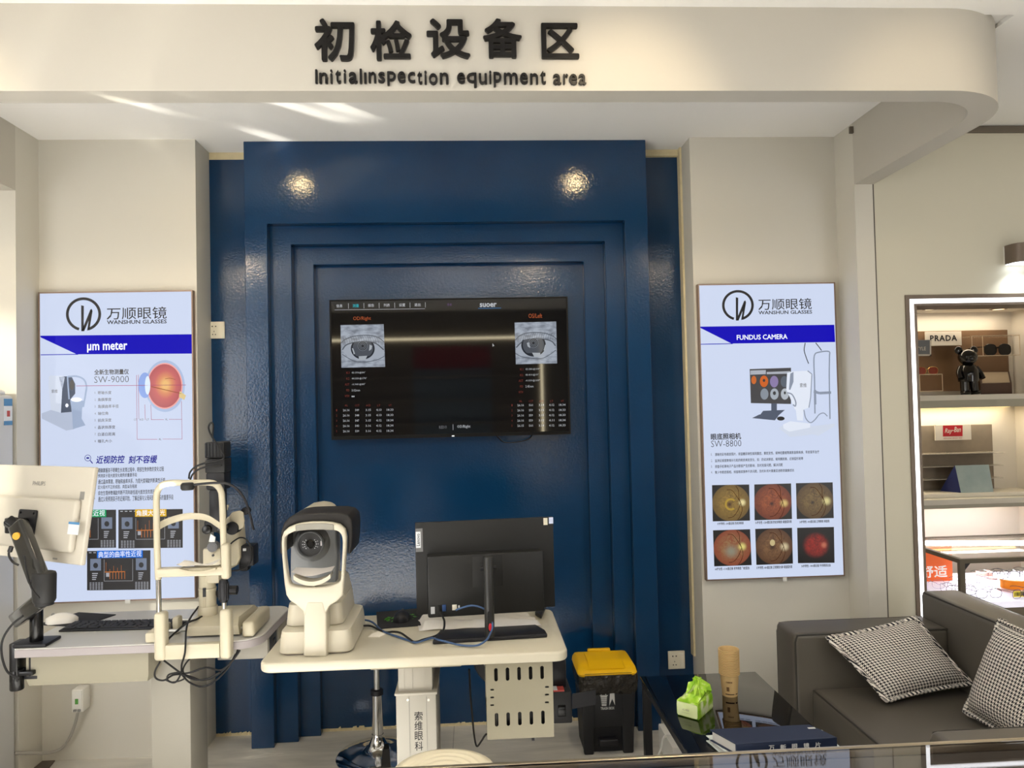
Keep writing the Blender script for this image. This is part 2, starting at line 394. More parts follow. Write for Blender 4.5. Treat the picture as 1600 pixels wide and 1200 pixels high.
# blue feature wall: flat back, three nested frames
struct('wall_back', MB().box(-1.25, 1.06, 3.705, 3.82, 0.012, 2.765), BLUE)
struct('baseboard_back', MB().box(-1.25, 1.06, 3.7052, 3.82, 0, 0.0118).box(-1.25, 1.06, 3.7052, 3.82, 2.7652, ZC), CREAM)
def uframe(x0, x1, z1, X0, X1, Z1, y0):
    return MB().prism([(x0, 0.0), (x0, z1), (x1, z1), (x1, 0.0), (X1, 0.0), (X1, Z1), (X0, Z1), (X0, 0.0)], y0, 3.706, 'y', bev=0.002, seg=1)
struct('trim_2', uframe(-1.04, .855, ZC, -.937, .745, 2.413, 3.55), BLUE)
struct('trim_3', uframe(-.938, .746, 2.414, -.839, .656, 2.325, 3.60), BLUE)
struct('trim_4', uframe(-.840, .657, 2.326, -.747, .559, 2.238, 3.655), BLUE)
# ragged bare plaster left unpainted at the foot of the blue wall
rg = MB(); random.seed(3)
for x0, x1, y in ((-1.25, -1.04, 3.70), (-.747, .559, 3.70), (.855, 1.06, 3.70)):
    x = x0
    while x < x1:
        w = random.uniform(.01, .04); h = random.uniform(.006, .022)
        rg.prism([(x, 0), (min(x+w, x1), 0), (min(x+w*.8, x1), h), (x+w*.2, h*random.uniform(.4, 1))], y, y+.006, 'y'); x += w
struct('baseboard_feature', rg, CREAM)
# cream gap strip down the right edge of the blue recess
struct('trim_5', MB().box(1.050, 1.0605, 3.66, 3.705, 0.3, ZC).box(.855, 1.06, 3.69, 3.705, 2.768, 2.799), CREAM)
# shop wall to the right with a portal opening
PX0, PX1, PZ = 1.985, 3.45, 2.005
struct('wall_front_right', MB().box(1.858, PX0, YF, YW, 0, ZS).box(PX0, 4.3, YF, YW, PZ, ZS).box(PX1, 4.3, YF, YW, 0, PZ), WHITE2)
struct('trim_6', MB().box(1.853, 1.8575, YF-.0012, YF+.01, 0, ZB), mat('groove_shade_strip', '55504a', 0.8))  # dark strip coloured as the shade of a groove, nothing is cut
struct('trim_7', MB().box(1.75, 4.3, YF-.012, YF, 2.752, 2.782), mat('bronze_trim', '655c50', 0.5))
# rest of the shop behind the photographer
struct('wall_left_shop', MB().box(-3.8, -3.7, -2.7, YF, 0, ZS), WHITE)
struct('wall_right_shop', MB().box(4.3, 4.4, -2.7, 5.0, 0, ZS), WHITE)
struct('wall_rear', MB().box(-3.8, 4.4, -2.7, -2.6, 0, ZS), mat('rear_wall_grey_brown', '6b6256', 0.6))
# niche behind the portal
NB = 4.5
struct('wall_niche', MB().box(1.858, 3.5, NB, NB+.08, 0, 2.4).box(1.858, 1.95, YW, NB, 0, 2.4).box(3.345, 3.5, YW, NB, 0, 2.4), mat('niche_laminate', 'e3ddd2', 0.55))
struct('ceiling_niche', MB().box(1.858, 3.5, YW, NB+.08, 2.05, 2.13), mat('niche_laminate', 'e3ddd2'))

# ------------------------------------------------------------------ recessed downlights (seen mirrored in the gloss paint)
LAMP = glow('warm_lamp_lens', 'ffe2a8', 240.0)
for i, x in enumerate((-0.925, 0.605)):
    t = thing('recessed_downlight', ('round downlight recessed in the alcove ceiling, mirrored upper left in the blue wall', 'round downlight recessed in the alcove ceiling, mirrored upper right in the blue wall')[i], 'ceiling light', (x, 2.88, ZC), group='alcove downlights')
    done('rim', MB().lathe([(.034, -.004), (.05, -.006), (.052, 0), (.034, 0)], (x, 2.88, ZC)), mat('white_plastic', 'e8e6e0', 0.4), t)
    done('lens', MB().cyl((x, 2.88, ZC-.003), (x, 2.88, ZC-.001), .033), LAMP, t)

# ------------------------------------------------------------------ sign lettering on the fascia
INK = mat('black_acrylic_letter', '0c0908', 0.32, spec=0.3)
YS = 2.31
t = thing('wall_sign', 'large raised black Chinese lettering 初检设备区 on the cream fascia', 'sign', AY(700, 95, YS))
for ch, x0, y0, x1, y1 in (('初', 491, 30, 555, 96), ('检', 578, 33, 644, 95), ('设', 666, 30, 735, 92), ('备', 754, 30, 816, 91), ('区', 845, 37, 905, 92)):
    done('character', MB().ptext(ch, x0, y0, x1, y1, YS-.007, bold=.023, res=4, ext=.006), INK, t)
t = thing('wall_sign', 'smaller raised black English lettering under the Chinese characters on the cream fascia', 'sign', AY(700, 135, YS))
LET = [('I', 492.6, 109, 496.4, 131), ('n', 499, 114, 512.5, 131), ('i', 516, 109, 520, 131), ('t', 524, 110, 533, 131), ('i', 537, 109, 541, 130), ('a', 545, 113, 559, 131),
       ('l', 562, 108, 566, 131), ('ı', 569, 114, 573, 131), ('n', 576, 113, 588, 130), ('s', 591, 113, 602, 130), ('p', 605, 112, 619, 134), ('e', 621, 112, 634, 130),
       ('c', 637, 113, 649, 130), ('t', 652, 112, 660, 132), ('i', 663, 111, 667, 132), ('o', 670, 115, 684, 133), ('n', 687, 114, 701, 132),
       ('e', 714, 114, 727, 131), ('q', 729, 114, 745, 137), ('u', 748, 115, 761, 132), ('i', 764, 111, 768, 131), ('p', 771, 113, 784, 136), ('m', 787, 114, 809, 132), ('e', 812, 114, 825, 132),
       ('n', 828, 115, 841, 132), ('t', 844, 111, 853, 132), ('a', 864, 116, 877, 133), ('r', 880, 116, 888, 132), ('e', 889, 116, 902, 133), ('a', 904, 116, 916, 133)]
for ch, x0, y0, x1, y1 in LET:
    done('letter', MB().ptext(ch, x0, y0, x1, y1, YS-.005, bold=.016, res=3, ext=.004), INK, t)

# ------------------------------------------------------------------ wall sockets
def socket(name_label, px0, py0, px1, py1, Y, switch=True):
    a, b = AY(px0, py0, Y), AY(px1, py1, Y); cx, cz = (a.x+b.x)/2, (a.z+b.z)/2; w = (b.x-a.x); h = (a.z-b.z)
    t = thing('wall_socket', name_label, 'socket', (cx, Y, cz))
    done('faceplate', MB().box(a.x, b.x, Y-.008, Y, b.z, a.z, .003), mat('cream_plastic', 'e6dfcb', 0.35), t)
    hs = MB()
    for dx, dz, sw, sh in ((-.22, .22, .07, .07), (-.02, .22, .07, .07), (-.12, -.08, .035, .08), (-.2, -.26, .06, .06), (-.04, -.26, .06, .06)):
        hs.box(cx+dx*w-sw*w/2, cx+dx*w+sw*w/2, Y-.0088, Y-.0075, cz+dz*h-sh*h/2, cz+dz*h+sh*h/2)
    done('pin_hole', hs, mat('socket_hole', '4a443a', 0.6), t)
    if switch: done('rocker_switch', MB().box(cx+.18*w, cx+.42*w, Y-.0105, Y-.007, cz-.4*h, cz+.4*h, .001), mat('cream_plastic2', 'efe9d8', 0.3), t)
socket('cream wall socket on the blue recess beside the left poster', 325, 503, 352, 529, 3.705, False)
socket('cream wall socket with switch low on the blue wall above the black glass table', 1043, 1017, 1070, 1044, 3.70)
# ------------------------------------------------------------------ printed / glowing sheets
PW = glow('lightbox_white', 'd4dff8', 0.90, 0.05)
PK = mat('print_black', '141218', 0.5); PG = mat('print_grey', '4a4a52', 0.5)
PB = glow('print_blue', '140cb4', 0.95, 0.1); PWH = glow('print_white', 'eef2ff', 0.95, 0.2); PNAVY = glow('print_navy', '18128e', 0.8, 0.2)
PR = glow('print_red', 'b04a72', 0.7, 0.2)
BRZ = mat('lightbox_frame', '8a7466', 0.4, 0.4)
def fundus(name, edge, mid, disc, macula, red=0.0):
    m = bpy.data.materials.new(name); m.use_nodes = True; nt = m.node_tree; b = nt.nodes['Principled BSDF']; L = nt.links.new
    tc = nt.nodes.new('ShaderNodeTexCoord'); 
    def dist(cx, cz, r0, r1):
        v = nt.nodes.new('ShaderNodeVectorMath'); v.operation = 'DISTANCE'; v.inputs[1].default_value = (cx, 0, cz)
        mp = nt.nodes.new('ShaderNodeMapping'); mp.inputs['Scale'].default_value = (1, 0, 1)
        L(tc.outputs['Generated'], mp.inputs[0]); L(mp.outputs[0], v.inputs[0])
        r = nt.nodes.new('ShaderNodeMapRange'); r.interpolation_type = 'SMOOTHSTEP'; r.inputs[1].default_value = r0; r.inputs[2].default_value = r1
        L(v.outputs['Value'], r.inputs[0]); return r.outputs[0]
    def mix(f, a, bb):
        x = nt.nodes.new('ShaderNodeMix'); x.data_type = 'RGBA'; L(f, x.inputs[0])
        for i, c in ((6, a), (7, bb)):
            if isinstance(c, str): x.inputs[i].default_value = lin(c)
            else: L(c, x.inputs[i])
        return x.outputs[2]
    n = nt.nodes.new('ShaderNodeTexNoise'); n.inputs['Scale'].default_value = 9; n.inputs['Detail'].default_value = 6; n.inputs['Distortion'].default_value = 1.5
    L(tc.outputs['Generated'], n.inputs['Vector'])
    nr = nt.nodes.new('ShaderNodeMapRange'); nr.inputs[1].default_value = .35; nr.inputs[2].default_value = .7; L(n.outputs['Fac'], nr.inputs[0])
    c = mix(nr.outputs[0], mid, edge)
    c = mix(dist(.5, .5, .15, .55), c, edge)
    c = mix(dist(disc[0], disc[1], .02, disc[2]), disc[3], c)
    if macula: c = mix(dist(macula[0], macula[1], .01, macula[2]), macula[3], c)
    c = mix(dist(.5, .5, .485 if not red else .22, .51 if not red else .4), c, '0a0706')
    L(c, b.inputs['Emission Color']); b.inputs['Emission Strength'].default_value = 0.85
    b.inputs['Base Color'].default_value = (0.01, 0.01, 0.01, 1); b.inputs['Roughness'].default_value = 0.35
    return m

def logo(mb, cx, cy, R, Y):
    mb.pring(cx, cy, R*.84, R, Y, 56, math.radians(106), math.radians(434), 0.96)
    s = R / 27.5
    q = lambda pts: [(cx + (x-130.5)*s, cy + (y-491)*s) for x, y in pts]
    mb.pp(q([(126.8, 477), (131, 478), (130.8, 504), (131.5, 517.5), (127, 517.5)]), Y)
    mb.pp(q([(127.5, 517.5), (131.6, 517.5), (143.2, 490), (143.2, 482.5), (141, 484)]), Y)
    mb.pp(q([(143.2, 482.5), (144.6, 486), (140, 514), (136, 517), (140.6, 488)]), Y)
def frame_box(t, x0, x1, z0, z1, Y0, Y1, w, m):
    mb = MB()
    mb.plate([(x0, z0), (x1, z0), (x1, z1), (x0, z1)], [[(x0+w, z0+w), (x1-w, z0+w), (x1-w, z1-w), (x0+w, z1-w)]], Y1-Y0, XZ((Y0+Y1)/2))
    return done('frame', mb, m, t)

YP = 3.490
# ---------------- left poster
t = thing('lightbox_poster', 'tall backlit poster with a cutaway eyeball on the left white wall', 'poster', (-1.6, YW, .705), group='backlit product posters')
frame_box(t, -1.937, -1.258, .706, 2.098, YP-.002, YW, .006, BRZ)
done('light_panel', MB().box(-1.931, -1.264, YP, YW-.002, .712, 2.092), PW, t)
Y1 = YP - .0006; Y2 = YP - .0012; Y3 = YP - .0018; Y4 = YP - .0024
mb = MB(); logo(mb, 130.5, 491, 27.5, Y1); done('logo', mb, PK, t)
mb = MB(); mb.ptext('万顺眼镜', 166.5, 480.5, 260.5, 498, Y1, bold=.004).ptext('WANSHUN GLASSES', 167, 500.5, 260.5, 505.2, Y1, bold=.02)
done('shop_name', mb, PK, t)
mb = MB().pp([(63, 524.6), (300.3, 522.2), (301, 552.5), (120, 553.6), (63.3, 527)], Y1).pstroke([(63.6, 554.4), (122, 553.6)], 1.2, Y1)
done('banner', mb, PB, t)
done('banner_text', MB().ptext('µm meter', 136, 535.8, 199, 549.8, Y2, bold=.022), PWH, t)
done('heading', MB().ptext('全新生物测量仪', 147.2, 577.3, 201.3, 584.8, Y1, bold=.022).ptext('SW-9000', 147.2, 588.2, 201.3, 597.2, Y1, bold=-.012), PK, t)
mb = MB()
for i, (tx, xe, yc) in enumerate((('眼轴长度', 174, 613.5), ('角膜厚度', 174, 624.4), ('角膜曲率半径', 185.5, 635), ('轴位角', 169, 646), ('前房深度', 174, 656.6), ('晶状体厚度', 180, 667.5), ('白道白距离', 180, 678.4), ('瞳孔大小', 175, 689.2))):
    mb.ptext('%d.' % (i+1), 148, yc-1.6, 150.2, yc+1.8, Y1, res=1).ptext(tx, 153, yc-2.5, xe, yc+2.3, Y1, bold=.008, res=1)
done('list_text', mb, PG, t)
# the device pictured on the poster
d = done('device_picture', MB().pp([(65.3, 645.8), (79.5, 640.5), (112.5, 643.5), (116, 670.5), (103.5, 672.8), (65.3, 654)], Y1), glow('print_pale_grey', 'b4bfd6', .85, .2), t)
done('device_body', MB().pp([(76.5, 588), (80, 586.5), (98, 587.3), (101, 590), (97.5, 609), (95, 645), (79.5, 640.5), (75.8, 600)], Y2), glow('print_silver', 'c9d2e4', .9, .2), d)
done('device_face', MB().pp([(92.3, 589), (104, 588), (112.5, 589.5), (117.5, 600), (117.5, 615), (110, 624), (112, 643.5), (95.2, 645), (97, 609)], Y2), glow('print_slate', '565e70', .8, .2), d)
done('device_lens', MB().pell(112.4, 601.5, 3.6, 8, Y3), PK, d)
mb = MB().pstroke([(105.5, 588), (106.5, 605), (108, 624)], 2.2, Y3, 5).pstroke([(106, 588.5), (120, 588), (131, 593), (135, 603), (134, 614), (130, 636)], 2.6, Y3, 5)
mb.pp([(109.5, 625.5), (131.2, 626.2), (128.2, 639), (127.5, 654), (133.5, 664.5), (114, 670.5), (112.5, 643.5)], Y3)
done('device_headrest', mb, glow('print_blue_grey', '9eaecb', .85, .2), d)
done('device_knob', MB().pell(104.5, 633.5, 2.4, 3, Y4).pell(119.5, 624.5, 8.6, 3.4, Y4), PWH, d)
done('device_lettering', MB().ptext('索维', 80.5, 608.5, 90, 614, Y3, res=1), PG, d)
# eyeball diagram
e = done('eye_diagram', MB().pell(257.8, 603.2, 31, 40.5, Y1, 48), glow('print_sclera', 'a9bbdc', .85, .2), t)
done('cornea', MB().pell(226.5, 602, 10.5, 20, Y2), glow('print_cornea', '8ea7e2', .85, .2), e)
done('choroid', MB().pell(257.4, 603, 28, 36, Y2, 48), glow('print_pink', 'e9a8a4', .85, .2), e)
def retina():
    m = bpy.data.materials.new('print_retina'); m.use_nodes = True; nt = m.node_tree; b = nt.nodes['Principled BSDF']
    tc = nt.nodes.new('ShaderNodeTexCoord'); mp = nt.nodes.new('ShaderNodeMapping'); mp.inputs['Location'].default_value = (-.5, 0, -.5); mp.inputs['Scale'].default_value = (2, 0, 2); mp.inputs['Location'].default_value = (-1.05, 0, -1.05)
    g = nt.nodes.new('ShaderNodeTexGradient'); g.gradient_type = 'SPHERICAL'; cr = nt.nodes.new('ShaderNodeValToRGB'); el = cr.color_ramp.elements
    el[0].position = 0.02; el[0].color = lin('b0444f'); el[1].position = .85; el[1].color = lin('f0c070'); k = el.new(.35); k.color = lin('c9595a'); k = el.new(.6); k.color = lin('dd8a58')
    L = nt.links.new; L(tc.outputs['Generated'], mp.inputs[0]); L(mp.outputs[0], g.inputs[0]); L(g.outputs[0], cr.inputs[0]); L(cr.outputs[0], b.inputs['Emission Color'])
    b.inputs['Emission Strength'].default_value = .85; b.inputs['Base Color'].default_value = (.05, .02, .02, 1); return m
done('retina', MB().pell(257.2, 603, 26.2, 34, Y3, 48), retina(), e)
done('eye_lens', MB().pell(230.6, 602, 4.2, 14.6, Y4), glow('print_lens', 'd5e3f7', .9, .2), e)
done('optic_nerve', MB().pp([(281, 611), (290.5, 618), (288, 625), (279.5, 620)], Y4), glow('print_nerve', 'd9c48e', .85, .2), e)
done('vessel', MB().pstroke([(258, 592), (266, 591), (274, 593)], .7, Y4, 4).pstroke([(236, 604), (262, 610), (283, 615)], 1.0, Y4, 3), glow('print_vessel', '9a5a3c', .7, .2), e)
mb = MB().pstroke([(119, 603), (290.5, 601.6)], .7, Y4)
for x, a, b in ((213.4, 586, 686.5), (216.2, 585.5, 655), (226.2, 632, 656), (235.7, 632, 656), (283.6, 627, 686.5)): mb.pstroke([(x, a), (x+.8, b)], .55, Y2)
for a, b, y in ((236, 256, 655.7), (264, 283.8, 655.2), (214, 246, 686.4), (254, 284.3, 686)): mb.pstroke([(a, y), (b, y)], .55, Y2)
done('beam_line', mb, PR, e)
mb = MB()
for s_, x, y, w in (('CCT', 209, 655.6, 5.5), ('ACD', 218, 655.6, 6.5), ('LT', 229, 655.6, 4), ('VL', 258, 655.4, 4), ('AL', 248, 686.2, 4)): mb.ptext(s_, x, y-1.6, x+w, y+1.4, Y2, res=1)
done('dimension_text', mb, PG, e)
# second heading and paragraph
done('slogan', MB().ptext('近视防控', 149.8, 712.4, 195, 723.6, Y1, bold=.022, shear=.16).ptext('刻不容缓', 200.5, 712.2, 245.8, 723.4, Y1, bold=.022, shear=.16), PNAVY, t)
done('magnifier_icon', MB().pring(137.2, 715.6, 4.3, 5.1, Y1).pell(137.2, 715.6, 2.6, 1.3, Y1).pstroke([(140.8, 719.4), (144.8, 724.2)], 1.5, Y1), PNAVY, t)
mb = MB()
for i, (tx, xe, yc, dy) in enumerate((('精确掌握孩子眼睛生长发育过程中，眼部生物参数的变化过程', 256, 733.5, .8), ('预测孩子屈光度变化趋势的重要手段', 214, 742.6, .2), ('通过晶体厚度、眼轴和曲率关系，为屈光度辅助判断真性近视', 258, 751.3, .6),
        ('区分屈光不正的成因，类型以及程度', 214, 760.5, .2), ('综合生理参数辅助判断不同年龄低屈光度改变的原因', 242, 769, .6), ('通过父母预测孩子的近视风险，了解近视与父母间遗传关系的重要手段', 271, 778, 1))):
    mb.ptext('%d.' % (i+1), 147, yc-2, 149.2, yc+2, Y1, res=1).ptext(tx, 153.2, yc-2.1, xe, yc+2.1+dy, Y1, bold=.012, res=1)
done('body_text', mb, PK, t)
def mini_screen(x0, y0, x1, y1, label, lc, lx0, lx1):
    w, h = x1-x0, y1-y0; X = lambda u: x0 + u*w
    Yv = lambda u, v: y0 + v*h - u*w*.012
    P_ = lambda u, v: (X(u), Yv(u, v))
    s = done('screen_picture', MB().pp([P_(0, 0), P_(1, 0), P_(1, 1), P_(0, 1)], Y1), mat('print_screen_dark', '1b191c', .4), t)
    for a, b in ((.05, .22), (.77, .94)): done('eye_photo', MB().pp([P_(a, .2), P_(b, .2), P_(b, .5), P_(a, .5)], Y2), glow('print_eye_grey', '7f8aa0', .7, .2), s)
    for a in (.135, .855): done('iris', MB().pell(X(a), Yv(a, .37), 3.8, 4.2, Y3), mat('print_iris', '20232a', .4), s)
    mb = MB()
    for k in range(5):
        for j in range(7): mb.pp([P_(.04+.045*k, .8+.028*j), P_(.07+.045*k, .8+.028*j), P_(.07+.045*k, .812+.028*j), P_(.04+.045*k, .812+.028*j)], Y2).pp([P_(.76+.045*k, .8+.028*j), P_(.79+.045*k, .8+.028*j), P_(.79+.045*k, .812+.028*j), P_(.76+.045*k, .812+.028*j)], Y2)
    for j in range(4): mb.pp([P_(.08, .56+.05*j), P_(.17-.01*j, .56+.05*j), P_(.17-.01*j, .585+.05*j), P_(.08, .585+.05*j)], Y2).pp([P_(.81, .56+.05*j), P_(.89-.01*j, .56+.05*j), P_(.89-.01*j, .585+.05*j), P_(.81, .585+.05*j)], Y2)
    for k in range(4): mb.pp([P_(.03+.07*k, .03), P_(.07+.07*k, .03), P_(.07+.07*k, .055), P_(.03+.07*k, .055)], Y2)
    mb.pp([P_(.3, .56), P_(.35, .56), P_(.35, .66), P_(.3, .66)], Y2)
    for a, b in (((.27, .22), (.27, .77)), ((.27, .77), (.72, .77)), ((.72, .77), (.72, .22))): mb.pstroke([P_(*a), P_(*b)], .5, Y2)
    done('screen_text', mb, glow('print_screen_text', 'b5b8c2', .7, .2), s)
    mb = MB().pstroke([P_(.28, .54), P_(.6, .535)], 1.2, Y3)
    for k in range(6): mb.pstroke([P_(.36+.047*k, .54), P_(.36+.047*k, .72)], .8, Y2)
    for k in range(5): mb.pstroke([P_(.3+.06*k, .54), P_(.3+.06*k, .54-.22*random.random()-.05)], .45, Y2)
    done('graph_line', mb, glow('print_orange', 'c9783a', .8, .2), s)
    la = done('label_strip', MB().pp([(lx0, y0-.3-(lx0-x0)*.012), (lx1, y0-.3-(lx1-x0)*.012), (lx1, y0+11.3-(lx1-x0)*.012), (lx0, y0+11.3-(lx0-x0)*.012)], Y3), lc, s)
    la['label'] = 'coloured label strip'
    done('label_text', MB().ptext(label, lx0+2, y0+1.2-(lx0-x0)*.012, lx1-2, y0+9.6-(lx1-x0)*.012, Y4, bold=.004), PWH, s)
random.seed(5)
mini_screen(81.5, 797.5, 181.3, 857, '典型的轴性近视', glow('print_green', '1f9e62', .85, .2), 96, 166)
mini_screen(185, 796.5, 285.5, 857, '角膜大散光', glow('print_yellow', 'd9ae2c', .85, .2), 211, 260)
mini_screen(136, 861, 235, 922.5, '典型的曲率性近视', glow('print_azure', '2470d8', .85, .2), 151.5, 223)
done('clip', MB().box(AY(200, 937, YP).x-.012, AY(200, 937, YP).x+.012, YP-.006, YP, .695, .712, .003), mat('white_plastic', 'e8e6e0'), t)

# ---------------- right poster
t = thing('lightbox_poster', 'tall backlit FUNDUS CAMERA poster with six retina photos on the right white wall', 'poster', (1.4, YW, .70), group='backlit product posters')
frame_box(t, 1.071, 1.733, .704, 2.092, YP-.002, YW, .006, BRZ)
done('light_panel', MB().box(1.077, 1.727, YP, YW-.002, .710, 2.086), PW, t)
mb = MB(); logo(mb, 1153, 477, 24.8, Y1); done('logo', mb, PK, t)
done('shop_name', MB().ptext('万顺眼镜', 1184.5, 467, 1268.5, 483.2, Y1, bold=.004).ptext('WANSHUN GLASSES', 1185, 485.8, 1269, 490, Y1, bold=.02), PK, t)
done('banner', MB().pp([(1092.2, 510.4), (1303.5, 507.4), (1305, 534.4), (1143, 536.8), (1092.5, 511.4)], Y1).pstroke([(1093, 538), (1145, 536.9)], 1.2, Y1), PB, t)
done('banner_text', MB().ptext('FUNDUS CAMERA', 1151, 523.3, 1230.5, 529.8, Y2, bold=.02), PWH, t)
done('heading', MB().ptext('眼底照相机', 1110.4, 677.5, 1158, 686.4, Y1, bold=.022).ptext('SW-8800', 1110.9, 688.6, 1158.4, 697.4, Y1, bold=-.012), PK, t)
mb = MB()
for i, (tx, xe, y0, y1) in enumerate((('清晰的彩色眼底照片，排查糖尿病性视网膜症、黄斑变性、视神经萎缩等高致盲眼疾病，早发现早治疗', 1280, 710, 706.4), ('监测近视度数增长引起的眼底病变变化，如：豹纹状眼底、视网膜脱离、近视弧形斑等', 1255, 719.8, 716.6),
        ('排查手机等电子产品对眼底产生的影响，及时发现问题、解决问题', 1223, 728.8, 726.7), ('青少年眼底照相，排查眼底营养不良问题，及时补充叶黄素促进眼底健康成长', 1241, 738, 735.1))):
    mb.ptext('%d.' % (i+1), 1111, y0-2, 1113.2, y0+2, Y1, res=1).ptext(tx, 1117, y0-2.2, xe, y1+2.1, Y1, bold=.012, res=1)
for tx, a, b, y in (('57岁男性 -300度近视 豹纹状眼底', 1121, 1162, 818), ('36岁女性 -1200度近视 豹纹状眼底 视盘弧形斑', 1180, 1237, 816), ('24岁男性 -400度近视 正常眼底 视盘斑', 1249, 1296, 815),
                    ('64岁女性 -1100度近视 老年眼底 飞蚊混浊', 1117, 1171, 888.5), ('57岁男性 -800度近视 正常黄斑水肿 视盘弧形斑', 1182, 1238, 886.5), ('58岁男性 -1400度近视 外伤眼底出血', 1252, 1298, 884)):
    mb.ptext(tx, a, y-1.6, b, y+1.2, Y1, bold=.02, res=1)
done('body_text', mb, PK, t)
PH = [([(1112.5, 758), (1170.6, 757), (1171.9, 813.4), (1113.6, 814.7)], fundus('fundus_ochre', '6e5524', '9d7c35', (.8, .5, .13, 'f1e2a4'), (.46, .46, .1, '4a2c10'))),
      ([(1178.6, 757), (1236, 755.3), (1237.5, 811), (1179, 813)], fundus('fundus_orange', '6a2a12', 'a2542a', (.8, .45, .15, 'dcc074'), (.47, .45, .09, '3c140a'))),
      ([(1243.6, 755), (1301, 753.6), (1302.8, 809.5), (1245, 811)], fundus('fundus_olive', '50391c', '7d6436', (.82, .48, .16, 'dcd08e'), (.44, .45, .08, '2c1b0c'))),
      ([(1114, 828.6), (1172, 826.9), (1174.5, 883), (1116, 885)], fundus('fundus_cloudy', '8a4128', '97764d', (.76, .52, .15, 'e6d87c'), (.47, .4, .25, '8d8a76'))),
      ([(1180, 826.4), (1237.5, 824.7), (1239, 880.6), (1181.8, 882.8)], fundus('fundus_brown', '56361f', '85603c', (.78, .48, .16, 'd9c9a0'), (.45, .48, .12, '3a2010'))),
      ([(1245.5, 824.7), (1303, 823.4), (1304, 879.3), (1246.8, 880)], fundus('fundus_red', '5c1210', 'a02318', (.72, .5, .12, 'c06a50'), None, 1))]
for i, (q, m) in enumerate(PH):
    p = done('retina_photo', MB().pp(q, Y1), m, t)
    if i == 5: continue
    cx, cy = q[1][0]-13, (q[1][1]+q[2][1])/2+1
    mb = MB()
    for pts in ([(0, 0), (-6, -10), (-14, -20), (-22, -21)], [(0, 0), (-5, 12), (-12, 21), (-20, 23)], [(0, 0), (-3, -8), (-4, -20), (-8, -27)], [(0, 0), (2, 10), (-1, 20), (-5, 26)]):
        mb.pstroke([(cx+x, cy+y) for x, y in pts], .8, Y2, 4)
    done('vessel', mb, glow('print_dark_vessel', '4a2413', .7, .1), p)
    if i == 0: done('bright_spot', MB().pring(1142, 788, 6.5, 9.5, Y2, 24, .9, 5.5), glow('print_drusen', 'b99a45', .8, .1), p)
    if i == 4: done('bright_spot', MB().pell(1207, 848, 4, 5, Y2), glow('print_spot', 'cdbd8d', .8, .1), p)
# the camera system pictured on the poster
z = lambda x, y: (1130 + x*.14164, 530 + y*.14164)
d = done('device_picture', MB().pp([z(610, 980), z(720, 920), z(980, 960), z(1230, 930), z(1230, 960), z(1050, 1065), z(990, 1050), z(740, 1080)], Y1), glow('print_silver', 'c9d2e4', .9, .2), t)
done('monitor_picture', MB().pp([z(292, 330), z(748, 315), z(748, 715), z(305, 705)], Y1), mat('print_slate_dark', '35363e', .4), d)
done('monitor_stand', MB().pp([z(530, 708), z(592, 706), z(592, 800), z(530, 800)], Y1).pp([z(440, 790), z(680, 780), z(600, 850), z(400, 845)], Y2).pp([z(318, 870), z(400, 830), z(610, 845), z(570, 895)], Y3), glow('print_slate', '565e70', .8, .2), d)
done('mouse_picture', MB().pell(*z(635, 875), 6, 3.2, Y2), PK, d)
mb = MB().pp([z(300, 345), z(470, 340), z(470, 385), z(300, 392)], Y2).pp([z(480, 362), z(740, 352), z(740, 380), z(480, 386)], Y2)
done('monitor_toolbar', mb, glow('print_toolbar', 'aeb4c0', .8, .2), d)
for cx, cy, rx, ry, c in ((338, 450, 28, 46, 'c46a34'), (450, 465, 46, 64, 'c8642c'), (562, 468, 46, 64, '8a7ca8'), (675, 468, 42, 62, '5c6470'), (455, 605, 44, 62, '87909c'), (565, 605, 46, 62, 'a4adb8'), (680, 605, 44, 62, 'b0b8c2')):
    done('thumbnail', MB().pell(*z(cx, cy), rx*.14164, ry*.14164, Y2), glow('print_thumb_'+c, c, .85, .2), d)
done('thumbnail_spot', MB().pell(*z(450, 455), 2, 2.4, Y3).pell(*z(565, 595), 2.4, 3, Y3).pell(*z(680, 592), 1.6, 2.4, Y3), mat('print_iris', '20232a'), d)
mb = MB().pp([z(705, 370), z(770, 355), z(930, 348), z(975, 380), z(965, 640), z(945, 755), z(890, 775), z(790, 775), z(735, 640), z(695, 560)], Y3)
mb.pp([z(800, 775), z(885, 775), z(880, 900), z(815, 895)], Y2).pp([z(660, 940), z(740, 905), z(960, 930), z(960, 975), z(730, 1020), z(665, 985)], Y2)
done('camera_head', mb, glow('print_pale', 'd7deec', .95, .2), d)
done('camera_edge', MB().pstroke([z(930, 348), z(978, 385), z(965, 640), z(945, 755)], 1.4, Y4)
     .pstroke([z(890, 780), z(910, 870), z(960, 920), z(1010, 890), z(1060, 830), z(1110, 815), z(1150, 850)], 1.6, Y4, 5), glow('print_mid_grey', '8f99ad', .8, .2), d)
done('camera_window', MB().pp([z(740, 380), z(775, 360), z(775, 470), z(740, 560), z(725, 555)], Y4), glow('print_mid_grey', '8f99ad', .8, .2), d)
done('camera_handle', MB().pstroke([z(705, 590), z(760, 610), z(800, 690), z(795, 740), z(770, 720)], 2, Y4, 4), glow('print_mid_grey', '8f99ad', .8, .2), d)
done('camera_lettering', MB().ptext('索维', *z(845, 485), *z(920, 530), Y4), PG, d)
mb = MB().pstroke([z(1012, 820), z(1008, 480), z(1000, 250), z(1010, 170), z(1050, 145), z(1165, 135), z(1172, 200), z(1170, 420), z(1178, 880)], 2.0, Y2, 4).pstroke([z(1000, 575), z(1060, 595), z(1190, 588)], 4, Y2).pstroke([z(1012, 560), z(1015, 720)], 3.6, Y3)
done('headrest_picture', mb, glow('print_mid_grey', '8f99ad', .8, .2), d)
